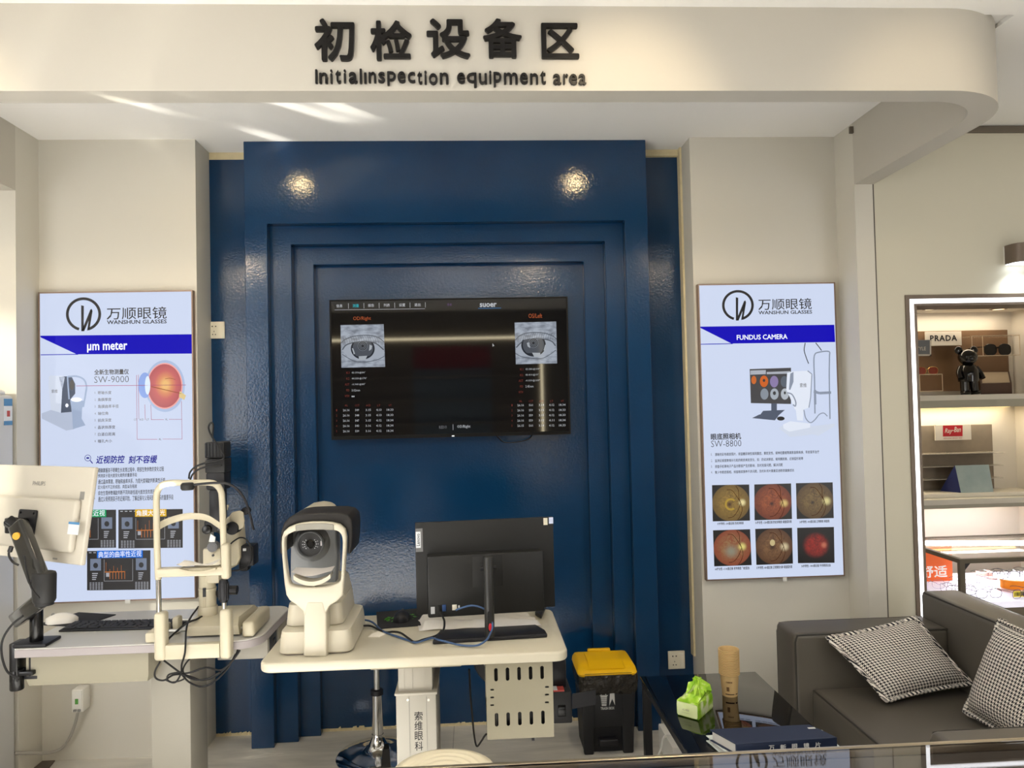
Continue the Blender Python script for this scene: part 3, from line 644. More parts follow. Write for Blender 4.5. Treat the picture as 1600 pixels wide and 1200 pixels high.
done('fixation_arm', MB().pstroke([z(905, 40), z(893, 120), z(915, 200), z(942, 270)], 1.3, Y2, 4).pstroke([z(1020, 40), z(1060, 90), z(1085, 125)], 1.3, Y2, 3), PK, d)
done('clip', MB().box(AY(1226, 904, YP).x-.01, AY(1226, 904, YP).x+.01, YP-.006, YP, .69, .708, .003), mat('white_plastic', 'e8e6e0'), t)

# ------------------------------------------------------------------ television
YT = 3.640
t = thing('television', 'large black wall television showing two eye photos and tables of figures', 'television', (-.1, 3.705, 1.40))
done('back_shell', MB().box(-.655, .455, YT+.012, 3.70, 1.42, 2.045, .006), mat('black_plastic', '15151a', .45), t)
done('bezel', MB().plate([(-.672, 1.396), (.473, 1.396), (.473, 2.064), (-.672, 2.064)], [[(-.664, 1.412), (.465, 1.412), (.465, 2.057), (-.664, 2.057)]], .016, XZ(YT+.006)), mat('tv_bezel', '070708', .5, spec=.2), t)
SCR = mat('screen_glass', '050607', .04, emit='06070b', es=.6, spec=.5)
done('screen', MB().box(-.666, .467, YT, YT+.012, 1.410, 2.059), SCR, t)
done('brand_light', MB().box(AY(708, 682, YT).x-.006, AY(708, 682, YT).x+.006, YT-.004, YT, 1.398, 1.404), glow('white_led', 'ffffff', 1.0), t)
T1, T2, T3, T4, T5 = YT-.0005, YT-.001, YT-.0015, YT-.002, YT-.0025
def tvc(name, c, k=.8): 
    m = glow(name, c, k); m.node_tree.nodes['Principled BSDF'].inputs['Roughness'].default_value = .06; return m
TW = tvc('tv_white', 'c8ccd2'); TC = tvc('tv_cyan', '2fb6c4'); TO = tvc('tv_orange', 'c2643c'); TG = tvc('tv_grey', '8a8a90'); TR = tvc('tv_dim_red', '8a4238', .7)
mb = MB()
for s_, x in (('信息', 525.5), ('报告', 575), ('列表', 599.5), ('设置', 623.5), ('退出', 647.5)): mb.ptext(s_, x, 475.6-(x-525)*.014, x+9.6, 480.4-(x+9-525)*.014, T1, bold=.01, res=1)
for x in (544.4, 568.5, 592.3, 616.6, 640.6, 664.5): mb.pstroke([(x, 474-(x-544)*.014), (x+.2, 482.2-(x-544)*.014)], .6, T1)
mb.pstroke([(523, 484.2), (664, 482.4)], .5, T1)
done('menu_text', mb, TW, t)
done('menu_highlight', MB().ptext('测量', 551, 475.2, 560.8, 480.2, T1, bold=.01, res=1), TC, t)
done('logo', MB().ptext('suoer', 749.5, 473.6, 776, 479.6, T1, bold=.03), TW, t)
done('logo_underline', MB().pstroke([(747, 481.8), (783, 481.3)], .8, T1), tvc('tv_blue', '3a80c0'), t)
done('patient_text', MB().ptext('患者', 698.5, 474, 706, 478, T1, res=1), tvc('tv_purple', '7a5a98', .6), t)
done('side_heading', MB().ptext('OD/Right', 551.8, 494.8, 579.6, 501.4, T1).ptext('OS/Left', 825.8, 490.2, 847.2, 496.6, T1), TO, t)
mb = MB(); mr = MB()
for i, (a, s_) in enumerate((('K1', '43.390@84°'), ('K2', '44.330@174°'), ('AST', '-0.940@84°'), ('PD', '3.02mm'), ('WTW', '--'))):
    y = 582.5 + i*9.1
    mr.ptext(a, 546-len(a)*2.4, y-1.8, 546, y+1.6, T1, res=1); mb.ptext(s_, 549.5, y-1.7-(.0 if i < 4 else -1.2), 549.5+len(s_)*2.15, y+1.6, T1, res=1)
for i, (a, s_) in enumerate((('K1', '43.380@109°'), ('K2', '43.410@19°'), ('AST', '-0.030@109°'), ('PD', '2.45mm'), ('WTW', ''))):
    y = 577.2 + i*8.9
    mr.ptext(a, 817.5-len(a)*2.4, y-1.8, 817.5, y+1.6, T1, res=1)
    if s_: mb.ptext(s_, 821, y-2, 821+len(s_)*2.1, y+1.4, T1, res=1)
RL = [('26.16', '549', '3.15', '4.13', '18.33'), ('26.16', '548', '3.15', '4.13', '18.33'), ('26.16', '547', '3.15', '4.12', '18.34'), ('26.16', '543', '3.16', '4.12', '18.34'), ('26.16', '539', '3.16', '4.12', '18.34')]
RR = [('26.16', '561', '3.14', '4.12', '18.34'), ('26.16', '559', '3.15', '4.12', '18.33'), ('26.16', '559', '3.15', '4.12', '18.33'), ('26.16', '559', '3.15', '4.11', '18.34'), ('26.15', '561', '3.14', '4.12', '18.33')]
for rows, xs, xi, yh, y0, dy in ((RL, (541, 558, 575.5, 592, 609.5), 526, 633.5, 641, 8.2), (RR, (813.5, 829.5, 846, 862, 878.5), 800, 626.8, 633.2, 8.0)):
    for x, s_ in zip(xs, ('AL', 'CCT', 'ACD', 'LT', 'VT')): mr.ptext(s_, x-len(s_)*1.2, yh-1.6, x+len(s_)*1.2, yh+1.4, T1, res=1)
    for j, r in enumerate(rows):
        y = y0 + dy*j; mr.ptext('%d' % (j+1), xi-.8, y-1.6, xi+.8, y+1.6, T1, res=1)
        for x, s_ in zip(xs, r): mb.ptext(s_, x-len(s_)*1.02, y-1.7-(x-xs[0])*.01, x+len(s_)*1.02, y+1.5-(x-xs[0])*.01, T1, bold=.01, res=1)
mb.ptext('OD/Right', 714.2, 664.2, 735, 669.6, T1, bold=.01, res=1).pstroke([(707.8, 663), (708, 672)], .6, T1).pp([(769.5, 536.5), (772.5, 540.5), (770.8, 540.6), (769.7, 542)], T1)
done('data_text', mb, TW, t); done('row_heading', mr, TR, t)
done('redo_text', MB().ptext('REDO', 686.2, 665.2, 698.4, 669.6, T1, res=1), TG, t)
def eye_photo(q, ic, ir, flip):
    (x0, y0), (x1, y1_), (x2, y2), (x3, y3) = q
    def P_(u, v):
        if flip: u = 1 - u
        xa, ya = x0+(x1-x0)*u, y0+(y1_-y0)*u; xb, yb = x3+(x2-x3)*u, y3+(y2-y3)*u
        return (xa+(xb-xa)*v, ya+(yb-ya)*v)
    def sk(n, c): m = tvc(n, c, .75); return m
    def skin():
        m = sk('tv_eye_skin', 'a7aeb9'); nt = m.node_tree
        if nt.nodes.get('ramp'): return m
        tc = nt.nodes.new('ShaderNodeTexCoord'); n = nt.nodes.new('ShaderNodeTexNoise'); n.inputs['Scale'].default_value = 5; n.inputs['Detail'].default_value = 6
        mp = nt.nodes.new('ShaderNodeMapping'); mp.inputs['Scale'].default_value = (1, 0, 2.2)
        cr = nt.nodes.new('ShaderNodeValToRGB'); cr.name = 'ramp'; cr.color_ramp.elements[0].position = .35; cr.color_ramp.elements[0].color = lin('868d99'); cr.color_ramp.elements[1].position = .6; cr.color_ramp.elements[1].color = lin('b9c2d0')
        nt.links.new(tc.outputs['Generated'], mp.inputs[0]); nt.links.new(mp.outputs[0], n.inputs[0]); nt.links.new(n.outputs[0], cr.inputs[0]); nt.links.new(cr.outputs[0], nt.nodes['Principled BSDF'].inputs['Emission Color']); return m
    s = done('eye_photo', MB().pp(q, T1), skin(), t)
    done('eye_white', MB().pp([P_(*p) for p in ((.03, .6), (.12, .47), (.3, .42), (.55, .4), (.8, .45), (.98, .6), (.98, .72), (.8, .8), (.55, .84), (.35, .84), (.15, .74))], T2), sk('tv_eye_white', 'b4bcc9'), s)
    cx, cy = P_(*ic); r = (x1-x0)*ir
    top, bot = .415, .84
    pts = []
    for k in range(40):
        a = 2*PI*k/40; v = ic[1]+ir*1.02*math.sin(a); pts.append(P_(ic[0]+ir*1.1*math.cos(a), min(max(v, top), bot)))
    done('limbus', MB().pp(pts, T3), sk('tv_limbus', '2e323a'), s)
    pts = []
    for k in range(40):
        a = 2*PI*k/40; v = ic[1]+ir*.9*math.sin(a); pts.append(P_(ic[0]+ir*.95*math.cos(a), min(max(v, top), .74)))
    done('iris', MB().pp(pts, T4), sk('tv_iris', '585d66'), s)
    px_, py_ = P_(ic[0]+.0, .5)
    mb = MB()
    for k, rr in enumerate((2.5, 4.6, 6.8)): mb.pring(px_, py_, rr, rr+.9, T5)
    done('ring_reflex', mb, sk('tv_ring', '7d838c'), s)
    done('pupil', MB().pell(px_, py_, 7.6, 7.6, T4-.0002), sk('tv_pupil', '33363d'), s)
    for L_ in (((.4, .74), (.6, .73), (.55, .83), (.41, .83)), ((.25, .55), (.28, .55), (.32, .68), (.29, .69)), ((.66, .47), (.72, .5), (.7, .58), (.64, .62))): done('white_reflex', MB().pp([P_(*p) for p in L_], T5), sk('tv_reflex', 'b9c0c8'), s)
    mb = MB().pstroke([P_(*p) for p in ((.0, .42), (.1, .34), (.3, .27), (.6, .25), (.85, .3), (1.0, .42))], 1.2, T2, 4).pstroke([P_(*p) for p in ((.03, .58), (.12, .47), (.3, .415), (.55, .395), (.8, .445), (.98, .6))], 1.8, T3, 4)
    mb.pstroke([P_(*p) for p in ((.02, .68), (.15, .77), (.35, .87), (.6, .87), (.85, .82), (1, .74))], 1.0, T2, 4)
    for k in range(15):
        u = .1+.055*k; v = .47-.07*math.sin(PI*min(1, u*1.05)); mb.pstroke([P_(u, v), P_(u-.02, v-.1), P_(u-.05, v-.15)], .4, T3)
    done('eyelash', mb, sk('tv_lash', '5f656f'), s)
eye_photo([(532, 508), (599.5, 506.6), (601.8, 573.2), (533.5, 574.6)], (.5, .56), .25, False)
eye_photo([(804, 504), (869, 502.3), (870.5, 567.8), (806, 569.2)], (.56, .55), .27, True)
tag(done('television_cable', MB().tube([AY(770, 675, 3.69), AY(778, 683, 3.68), AY(787, 690.5, 3.66), AY(805, 691, 3.66), AY(826, 686, 3.67), AY(832, 678, 3.69)], .0028, 6), mat('black_rubber', '0e0e10', .5)), 'thin black cable drooping below the wall television', 'cable')
# ------------------------------------------------------------------ left examination table
IVORY = mat('ivory_enamel', 'c3bba4', 0.35); IVORY2 = mat('ivory_enamel_dark', 'b8af97', 0.4)
LGREY = mat('table_laminate', 'c3c2be', 0.3); LEDGE = mat('table_edge_mauve', 'a39c9d', 0.45); LBODY = mat('table_body_grey', '9a968b', 0.45); LBODY2 = mat('table_body_beige', '9a9583', 0.45)
CHROME = mat('chrome', 'd8d8d8', 0.08, 1.0); STEEL = mat('satin_steel', 'bcbcb8', 0.3, 0.9)
BLK = mat('black_plastic', '15151a', .45); BLKG = mat('black_gloss_plastic', '0c0c0e', .25); RUB = mat('black_rubber', '0e0e10', .5); DGREY = mat('dark_grey_plastic', '3a3a3c', .5)
WPL = mat('white_plastic', 'e8e6e0'); PAPER = mat('white_paper', 'e6e1d8', .8)
ZT = 0.76
t = thing('instrument_table', 'grey-topped instrument table with a beige drawer and square column under the slit lamp', 'table', (-1.15, 2.86, 0))
top = [(-1.56, 2.655), (-.83, 2.655)] + [(-.83+.083*math.sin(a), 2.738-.083*math.cos(a)) for a in [PI/2*k/6 for k in range(1, 7)]] + [(-.742, 2.97)] + [(-.80+.058*math.cos(a), 3.04+.06*math.sin(a)) for a in [PI/2*k/5 for k in range(6)]] + [(-1.56, 3.10)]
done('table_top', MB().prism(top, ZT-.004, ZT, 'z', bev=.0015, seg=1), LGREY, t)
done('edge_band', MB().prism([(x*1.0005, y) for x, y in top], ZT-.031, ZT-.004, 'z', bev=.002, seg=1), LEDGE, t)
a, b = AY(41, 1058, 2.70), AY(232, 1058, 2.70)
mb = MB().loft([[(a.x+.006, 2.70+.006, .618), (b.x-.006, 2.706, .618), (b.x+.04, 3.05, .618), (a.x, 3.05, .618)], [(a.x, 2.70, .64), (b.x, 2.70, .64), (b.x+.06, 3.06, .64), (a.x, 3.06, .64)], [(a.x, 2.70, ZT-.031), (b.x, 2.70, ZT-.031), (b.x+.12, 3.06, ZT-.031), (a.x, 3.06, ZT-.031)]])
done('drawer', mb, LBODY2, t)
c0_, c1_ = AY(236, 1120, 2.76).x, AY(298, 1120, 2.76).x
done('column', MB().box(c0_, c1_, 2.76, 2.93, .10, .73, .006), LBODY, t)
done('column_foot', MB().box(c0_-.02, c1_+.02, 2.74, 3.0, 0, .10, .01), LBODY, t)
for px_ in (246, 285): done('screw', MB().cyl((AY(px_, 1193, 2.76).x, 2.757, .262), (AY(px_, 1193, 2.76).x, 2.7605, .262), .004), WPL, t)
sb = done('switch_box', MB().box(-.93, -.752, 2.78, 3.06, .655, ZT-.031, .003), LBODY, t)
done('switch_panel', MB().box(-.753, -.7505, 2.80, 2.90, .665, .722, .001), DGREY, sb)
done('side_panel', MB().box(-.753, -.7505, 2.93, 3.04, .665, .722, .001), LBODY2, sb)
done('rocker_switch', MB().box(-.752, -.748, 2.845, 2.875, .68, .705, .002), BLKG, sb)

# mouse pad, mouse, keyboard
mp = [AZ(x, y, ZT) for x, y in ((57, 977), (126, 980), (181.5, 961), (123, 957.5))]
tag(done('mouse_pad', MB().prism([(p.x, p.y) for p in mp], ZT, ZT+.003, 'z', bev=.001, seg=1), mat('mouse_pad_cloth', '1d1d20', .8)), 'thin black mouse pad under the white mouse', 'mouse pad')
c = AZ(97, 972, ZT+.003)
t = thing('computer_mouse', 'white computer mouse on the black pad of the left table', 'mouse', (c.x, c.y, ZT+.003), math.radians(15))
mb = MB(); rows = []
L = []
for k in range(9):
    u = k/8; x = -.055 + .11*u; w = .032*math.sqrt(max(.02, 1-(2*u-1)**4))*(.92+.08*u); h = .036*math.sin(PI*(.12+.80*u))**.7
    L.append([(x, w*math.cos(a_), max(0, h*math.sin(a_))) if a_ <= PI else (x, w*math.cos(a_), 0) for a_ in [2*PI*j/16 for j in range(16)]])
mb.loft(L); done('shell', mb, mat('mouse_white', 'e4e0d8', .25), t, smooth=60, world=False)
done('scroll_wheel', MB().cyl((-.03, -.003, .031), (-.03, .003, .031), .006), mat('mid_grey_plastic', '8a8884', .4), t, world=False)
k0 = AZ(91, 988, ZT); k1 = AZ(239, 984, ZT); ang = math.atan2(k1.y-k0.y, k1.x-k0.x)
t = thing('keyboard', 'black computer keyboard at the back of the left table', 'keyboard', (k0.x, k0.y, ZT), ang)
KW, KD = .43, .095
done('case', MB().prism([(0, 0), (0, .007), (KD, .011), (KD, .002)], 0, KW, 'x', bev=.003), BLK, t, world=False)
for r in range(6):
    n = (8, 15, 15, 14, 13, 15)[r]; w = (KW-.016)/n; y = .009 + r*.0138
    for j in range(n):
        if r == 0 and n == 8 and j == 3: x0, x1 = .008+j*w*.8, .008+j*w*.8+w*1.9
        else: x0, x1 = .008+j*w, .008+(j+1)*w
        if r == 0: xs = [0, .045, .09, .13, .27, .31, .35, .385, .414]; x0, x1 = .008+xs[j], .008+xs[j+1]
        if x0 > KW-.02: continue
        zz = .007 + .004*(y/KD)
        done('key', MB().box(x0+.001, x1-.001, y+.001, y+.0128, zz, zz+.0045, .0012, 1, taper=(.9, .86)), mat('key_black', '232327', .5), t, world=False)

# ------------------------------------------------------------------ monitor on its arm
YAW, TILT = math.radians(-30), math.radians(-9)
pr = AY(137, 806, 2.61)                                          # right edge of the back, half way up
MW, MHh = .56, .325
Rz = Matrix.Rotation(YAW, 4, 'Z') @ Matrix.Rotation(TILT, 4, 'X')
cen = pr - (Rz @ Vector((MW/2, 0, 0)))
MR = Matrix.Translation(cen) @ Rz
nrm = (Rz.to_3x3() @ Vector((0, -1, 0)))
t = thing('computer_monitor', 'white-backed computer monitor held on a black swing arm at the left', 'monitor', tuple(cen))
t.rotation_euler = Rz.to_euler()
def loc(px, py, off=0): return MR.inverted() @ APL(px, py, cen + nrm*off, nrm)
done('back_cover', MB().box(-MW/2, MW/2, 0, .018, -MHh/2, MHh/2, .005, 3), mat('monitor_white', 'c6c0b3', .4), t, world=False)
done('screen_front', MB().box(-MW/2+.006, MW/2-.006, .018, .0195, -MHh/2+.01, MHh/2-.006, .0005, 1), SCR, t, world=False)
r1, r2 = loc(121, 779, .02), loc(117, 868, .02)
done('rear_housing', MB().box(-r1.x, r1.x, -.022, .001, r2.z+.006, r1.z-.004, .018, 4), mat('monitor_white2', 'beb8ab', .42), t, world=False)
mT = MR @ Matrix(((1, 0, 0, 0), (0, 0, -1, -.0006), (0, 1, 0, 0), (0, 0, 0, 1)))
a, b = loc(52, 751.5), loc(71, 758)
done('maker_lettering', MB().text('PHILIPS', fit=(a.x, a.z-.015, b.x, a.z), M=mT, bold=.012), mat('mid_grey_plastic', '8a8884', .4), t)
a, b = loc(108, 815, .022), loc(122, 836, .022)
done('energy_label', MB().box(a.x, b.x, -.0228, -.0218, b.z, a.z).box(-.005, .005, -.0002, .0002, -.002, .002), mat('label_pale', 'd9dde0', .5), t, world=False)
done('label_stripe', MB().box(a.x, b.x, -.0234, -.0226, a.z-.008, a.z), mat('label_blue', '4f86b4', .5), t, world=False)
a, b = loc(126, 768), loc(131, 781)
done('barcode_label', MB().box(a.x, b.x, -.0008, .0002, b.z, a.z), mat('mid_grey_plastic', '8a8884', .4), t, world=False)
a = loc(86, 873); done('badge', MB().box(a.x-.012, a.x+.012, -.0008, .0002, a.z-.003, a.z+.003), mat('mid_grey_plastic', '8a8884', .4), t, world=False)
# swing arm
t = thing('monitor_arm', 'black gas-spring monitor arm clamped to the left edge of the grey table', 'monitor arm', tuple(AZ(30, 1012, ZT)))
vp = APL(43, 819, cen + nrm*.024, nrm)
mV = Matrix.Translation(vp) @ Rz
done('mount_plate', MB().plate(rrect(-.05, -.05, .05, .05, .008), [[(x+.005*math.cos(k*PI/4), z_+.005*math.sin(k*PI/4)) for k in range(8)] for x in (-.038, .038) for z_ in (-.038, .038)], .006, mV @ Matrix(((1, 0, 0, 0), (0, 0, 1, -.004), (0, 1, 0, 0), (0, 0, 0, 1)))), BLK, t)
hd = vp + nrm*.055
done('swivel_head', MB().cyl(vp, hd, .022, n=20, bev=.003).cyl(hd + Vector((0, 0, -.03)), hd + Vector((0, 0, .022)), .019, bev=.004), BLKG, t)
A0 = AY(28, 818, hd.y - .03); A1 = AY(62, 908, 2.53)
def beam(mb, p, q, w, h, bev=.006):
    d = (q-p); L = d.length; x = d.normalized(); y = Vector((0, 1, 0)); y = (y - x*y.dot(x)).normalized(); z_ = x.cross(y)
    m = Matrix.Translation(p) @ Matrix((x, y, z_)).transposed().to_4x4()
    return mb.box(0, L, -w/2, w/2, -h/2, h/2, bev, 3, M=m)
done('head_knuckle', beam(MB(), A0 + Vector((-.018, 0, .008)), hd + Vector((.01, -.01, -.004)), .036, .042), BLKG, t)
up = done('upper_arm', beam(MB(), A0, A1, .044, .058, .012), mat('arm_gloss_black', '1b1b1a', .22, coat=.4), t)
done('arm_rib', beam(MB(), A0.lerp(A1, .1) + Vector((.0, -.021, 0)), A0.lerp(A1, .95) + Vector((0, -.021, 0)), .006, .030, .002), BLK, up)
bc = AY(24, 841, A0.y-.022)
done('round_badge', MB().cyl(A0.lerp(A1, .2) + Vector((-.002, -.031, 0)), A0.lerp(A1, .2) + Vector((-.002, -.0235, 0)), .012), mat('orange_badge', 'e0a020', .4), up)
E0 = AY(69, 915, 2.54)
done('elbow_joint', MB().cyl(E0 + Vector((0, 0, -.055)), E0 + Vector((0, 0, .045)), .034, .036, 24, .01).cyl(E0 + Vector((0, 0, -.062)), E0 + Vector((0, 0, -.053)), .028), mat('arm_matt_black', '202021', .55), t)
B0 = AY(64, 938, 2.55); B1 = AY(26, 968, 2.68)
done('lower_arm', beam(MB(), B0, B1, .04, .05, .008), mat('arm_gloss_black', '1b1b1a'), t)
pb = AZ(30, 1004, ZT)
pb = Vector((-1.515, 2.705, ZT))
done('post', MB().cyl((pb.x, pb.y, ZT+.008), (pb.x, pb.y, B1.z+.03), .021, n=20, bev=.003), BLKG, t)
done('base_plate', MB().box(pb.x-.055, pb.x+.055, pb.y-.045, pb.y+.055, ZT, ZT+.012, .004), BLK, t)
done('clamp', MB().box(pb.x-.075, pb.x-.047, pb.y-.03, pb.y+.03, ZT-.12, ZT+.012, .004).box(pb.x-.075, pb.x+.0, pb.y-.025, pb.y+.025, ZT-.10, ZT-.085, .003).cyl((pb.x-.06, pb.y-.01, ZT-.15), (pb.x-.06, pb.y-.01, ZT-.08), .022, n=18, bev=.004), BLKG, t)
done('clamp_screw', MB().cyl((pb.x-.02, pb.y, ZT-.11), (pb.x-.02, pb.y, ZT-.031), .006).box(pb.x-.045, pb.x+.005, pb.y-.006, pb.y+.006, ZT-.118, ZT-.106, .002), BLK, t)
done('cable', MB().tube(PXS([(30, 1060), (12, 1050), (3, 1025), (4, 1000), (18, 977), (36, 962)], 2.50), .0035, 8).tube(PXS([(62, 935), (50, 920), (42, 895), (38, 868)], 2.48), .003, 8).tube(PXS([(29, 883), (20, 878), (14, 868), (15, 858)], 2.50), .0035, 8), RUB, t)
done('cable_plug', MB().cyl(AY(15, 862, 2.5), AY(18, 854, 2.5), .007, n=12), BLK, t)

# ------------------------------------------------------------------ slit lamp
t = thing('slit_lamp', 'ivory slit lamp microscope with tall chin-rest frame and black lamp tower on the left table', 'slit lamp', (-.93, 2.80, ZT))
YC = 2.605
done('cross_bar', bx(MB(), 256, 1007, 343, 1030, YC+.008, .03, .004), IVORY, t)
for x0, y0, x1, y1 in ((239, 958, 257, 1034), (342, 953, 359.5, 1031)): done('post_sleeve', bx(MB(), x0, y0, x1, y1, YC, .045, .012, 4), IVORY, t)
fr = done('head_frame', MB().tube([AY(247.5, 905, YC+.02)] + PXS([(245.6, 860), (244.4, 785), (246, 768), (253, 758), (266, 754.5), (295, 754.5), (325, 754), (337, 757), (344.5, 766), (347, 782), (349.5, 852)], YC+.02), .0105, 14, 5), IVORY, t)
done('chrome_rod', MB().cyl(AY(247.5, 905, YC+.02), AY(248.6, 962, YC+.02), .0085).cyl(AY(348.5, 812, YC+.02), AY(350, 858, YC+.02), .0085).cyl(AY(350.5, 935, YC+.02), AY(350.5, 958, YC+.02), .0085), CHROME, t)
done('forehead_band', MB().tube(PXS([(245, 824), (262, 815), (285, 808), (305, 806.5), (325, 810), (347, 824)], [YC+.02, YC+.05, YC+.07, YC+.07, YC+.05, YC+.02]), .012, 12, 5, flat=(.3, 1.0)), IVORY, t)
cb = done('chin_bar', bx(MB(), 244, 888, 350, 901, YC+.002, .04, .004), IVORY, t)
done('chin_cup', MB().loft([[(AY(283+57*u, 884+5*math.sin(PI*u), YC+.01).x, YC-.01+dy, AY(310, 886+5*math.sin(PI*u)+dz, YC+.01).z) for dy, dz in ((0, 3), (.06, 3), (.06, 0), (0, 0))] for u in [k/10 for k in range(11)]]), IVORY2, cb)
g = []
for i in range(13):
    u = i/12
    g.append([Vector((AY(277+62*u, 880, YC).x, YC-.012+.075*v, AY(305, 880+6*math.sin(PI*u)*(.6+.4*v)+1.2*math.sin(9*u+3*v), YC).z)) for v in [j/5 for j in range(6)]])
done('chin_paper', MB().grid(g), PAPER, cb, smooth=60)
done('elevation_column', bx(MB(), 344, 850, 357.5, 906, YC+.002, .034, .010, 4), IVORY, t)
kc = AY(349.5, 923, YC+.02); prof = [(0, -.038), (.013, -.038), (.014, -.03), (.0165, -.02), (.0165, .02), (.0145, .034), (.012, .038), (0, .038)]
mb = MB().lathe(prof, kc)
for k in range(14): a_ = 2*PI*k/14; mb.box(kc.x+.0158*math.cos(a_)-.0012, kc.x+.0158*math.cos(a_)+.0012, kc.y+.0158*math.sin(a_)-.0012, kc.y+.0158*math.sin(a_)+.0012, kc.z-.03, kc.z+.025)
done('height_knob', mb, BLK, t)
# stage
bc0, bc1 = AY(290, 995, 2.70).x, AY(365, 995, 2.70).x
done('stage', MB().loft([[(bc0, 2.70, .768), (bc1+.02, 2.70, .768), (bc1+.03, 2.93, .768), (bc0, 2.93, .768)], [(bc0+.004, 2.70, .80), (bc1+.016, 2.70, .80), (bc1+.026, 2.92, .80), (bc0+.004, 2.92, .80)], [(bc0+.012, 2.74, .818), (bc1+.006, 2.74, .818), (bc1+.014, 2.90, .818), (bc0+.012, 2.90, .818)]]), IVORY, t)
lc = AY(235, 992, 2.665)
done('rail_cap', MB().box(lc.x-.018, lc.x+.02, 2.66, 2.80, ZT, ZT+.036, .008).box(lc.x+.035, lc.x+.06, 2.755, 2.80, ZT, ZT+.06, .01), IVORY, t)
rc = AY(389, 983, 2.68)
done('rail_cap', MB().box(rc.x-.026, rc.x+.016, 2.68, 2.90, ZT, ZT+.055, .012, 3), IVORY, t)
for y_ in (2.725, 2.86): done('rail', MB().cyl((lc.x, y_, ZT+.022), (rc.x, y_, ZT+.022), .006), STEEL, t)
jc = AY(325, 970, 2.79)
done('joystick_column', MB().lathe([(0, .80), (.034, .80), (.034, .845), (.032, .849), (.0295, .85), (.0295, .905), (.031, .907), (.031, .913), (.028, .915), (.028, .958), (.024, .962), (0, .962)], (jc.x, jc.y, 0)), IVORY, t)
done('top_disc', MB().cyl((jc.x, jc.y, .9625), (jc.x, jc.y, .965), .02), DGREY, t)
done('scale_strip', bx(MB(), 316.5, 919, 321.5, 933, jc.y-.032, .005, .0005), BLK, t)
done('scale_plate', bx(MB(), 316.5, 935, 321.5, 952, jc.y-.032, .005, .0005), IVORY2, t)
done('fine_knob', MB().cyl(AY(340, 928, 2.78), AY(351, 925, 2.80), .013).cyl(AY(357, 922, 2.80), AY(371, 922, 2.80), .016, n=20, bev=.002), BLK, t)
# illumination arm and lamp tower
YL = 2.74
done('arm_upright', bx(bx(MB(), 316, 857, 345, 888, YL, .06, .008), 321, 885, 342, 912, YL+.01, .05, .006), IVORY, t)
tw = done('lamp_tower', bx(bx(bx(MB(), 326, 765, 347, 815, YL, .06, .008), 321, 738, 351, 766, YL-.004, .075, .008), 318, 813, 346, 832, YL, .06, .008), BLK, t)
done('lamp_head', bx(bx(MB(), 319, 691, 350, 716, YL-.006, .08, .006), 320, 717, 351, 739, YL-.004, .078, .004), mat('arm_matt_black', '202021'), tw)
mb = MB()
for k in range(6): bx(mb, 320.5+5*k, 693, 322.5+5*k, 714, YL-.009, .004, .0008, 1)
done('cooling_fin', mb, BLK, tw)
for px_, py_ in ((322, 828), (345, 828)): done('tilt_knob', ycyl(MB(), px_, py_, .016, YL-.012, YL+.03, 20, .004), BLKG, t)
done('mirror', MB().prism([tuple((AY(x, y, YL).x, AY(x, y, YL).z)) for x, y in ((327, 846), (330, 834), (337, 839), (336, 847))], YL-.006, YL, 'y'), mat('mirror_white', 'f2f2ee', .1, emit='ffffff', es=.15), t)
done('prism_lens', ycyl(ycyl(MB(), 331.5, 855, .0175, YL-.012, YL+.02, 24), 331.5, 855, .014, YL-.014, YL-.011, 24), mat('lens_grey', '77777a', .15), t)
done('clamp_screw', ycyl(MB(), 332.5, 868, .004, YL-.004, YL, 12), DGREY, t)
# microscope
YM = 2.86
mb = MB().prism([tuple((AY(x, y, YM).x, AY(x, y, YM).z)) for x, y in ((351, 812), (357, 806), (366, 810), (372, 824), (374, 850), (374.5, 872), (370, 884), (360, 889), (352, 890), (350, 860))], YM, YM+.09, 'y', bev=.012, seg=4)
mc = done('microscope_body', mb, IVORY, t)
done('breath_shield', MB().prism([tuple((AY(x, y, YM).x, AY(x, y, YM).z)) for x, y in ((361, 806), (366, 799), (378, 796), (383.5, 799), (385.5, 812), (384.5, 822), (378, 826), (370, 825), (366, 816))], YM-.03, YM-.02, 'y', bev=.003, seg=2), IVORY, mc)
done('magnification_knob', ycyl(ycyl(MB(), 361.5, 826, .024, YM-.04, YM+.02, 20, .005), 382, 799, .014, YM-.01, YM+.03, 16, .003), BLK, mc)
done('camera_box', bx(bx(MB(), 373, 853, 396, 885, YM+.02, .07, .006), 372, 880, 388, 893, YM+.03, .05, .01), BLK, mc)
done('plate_label', bx(MB(), 379.5, 857, 384.5, 861, YM+.019, .002, 0), mat('label_pale', 'd9dde0'), mc)
done('top_screw', MB().cyl(AY(354.5, 797, YM), AY(354.8, 789, YM), .004).cyl(AY(354.8, 793, YM), AY(354.8, 789, YM), .006), IVORY, mc)
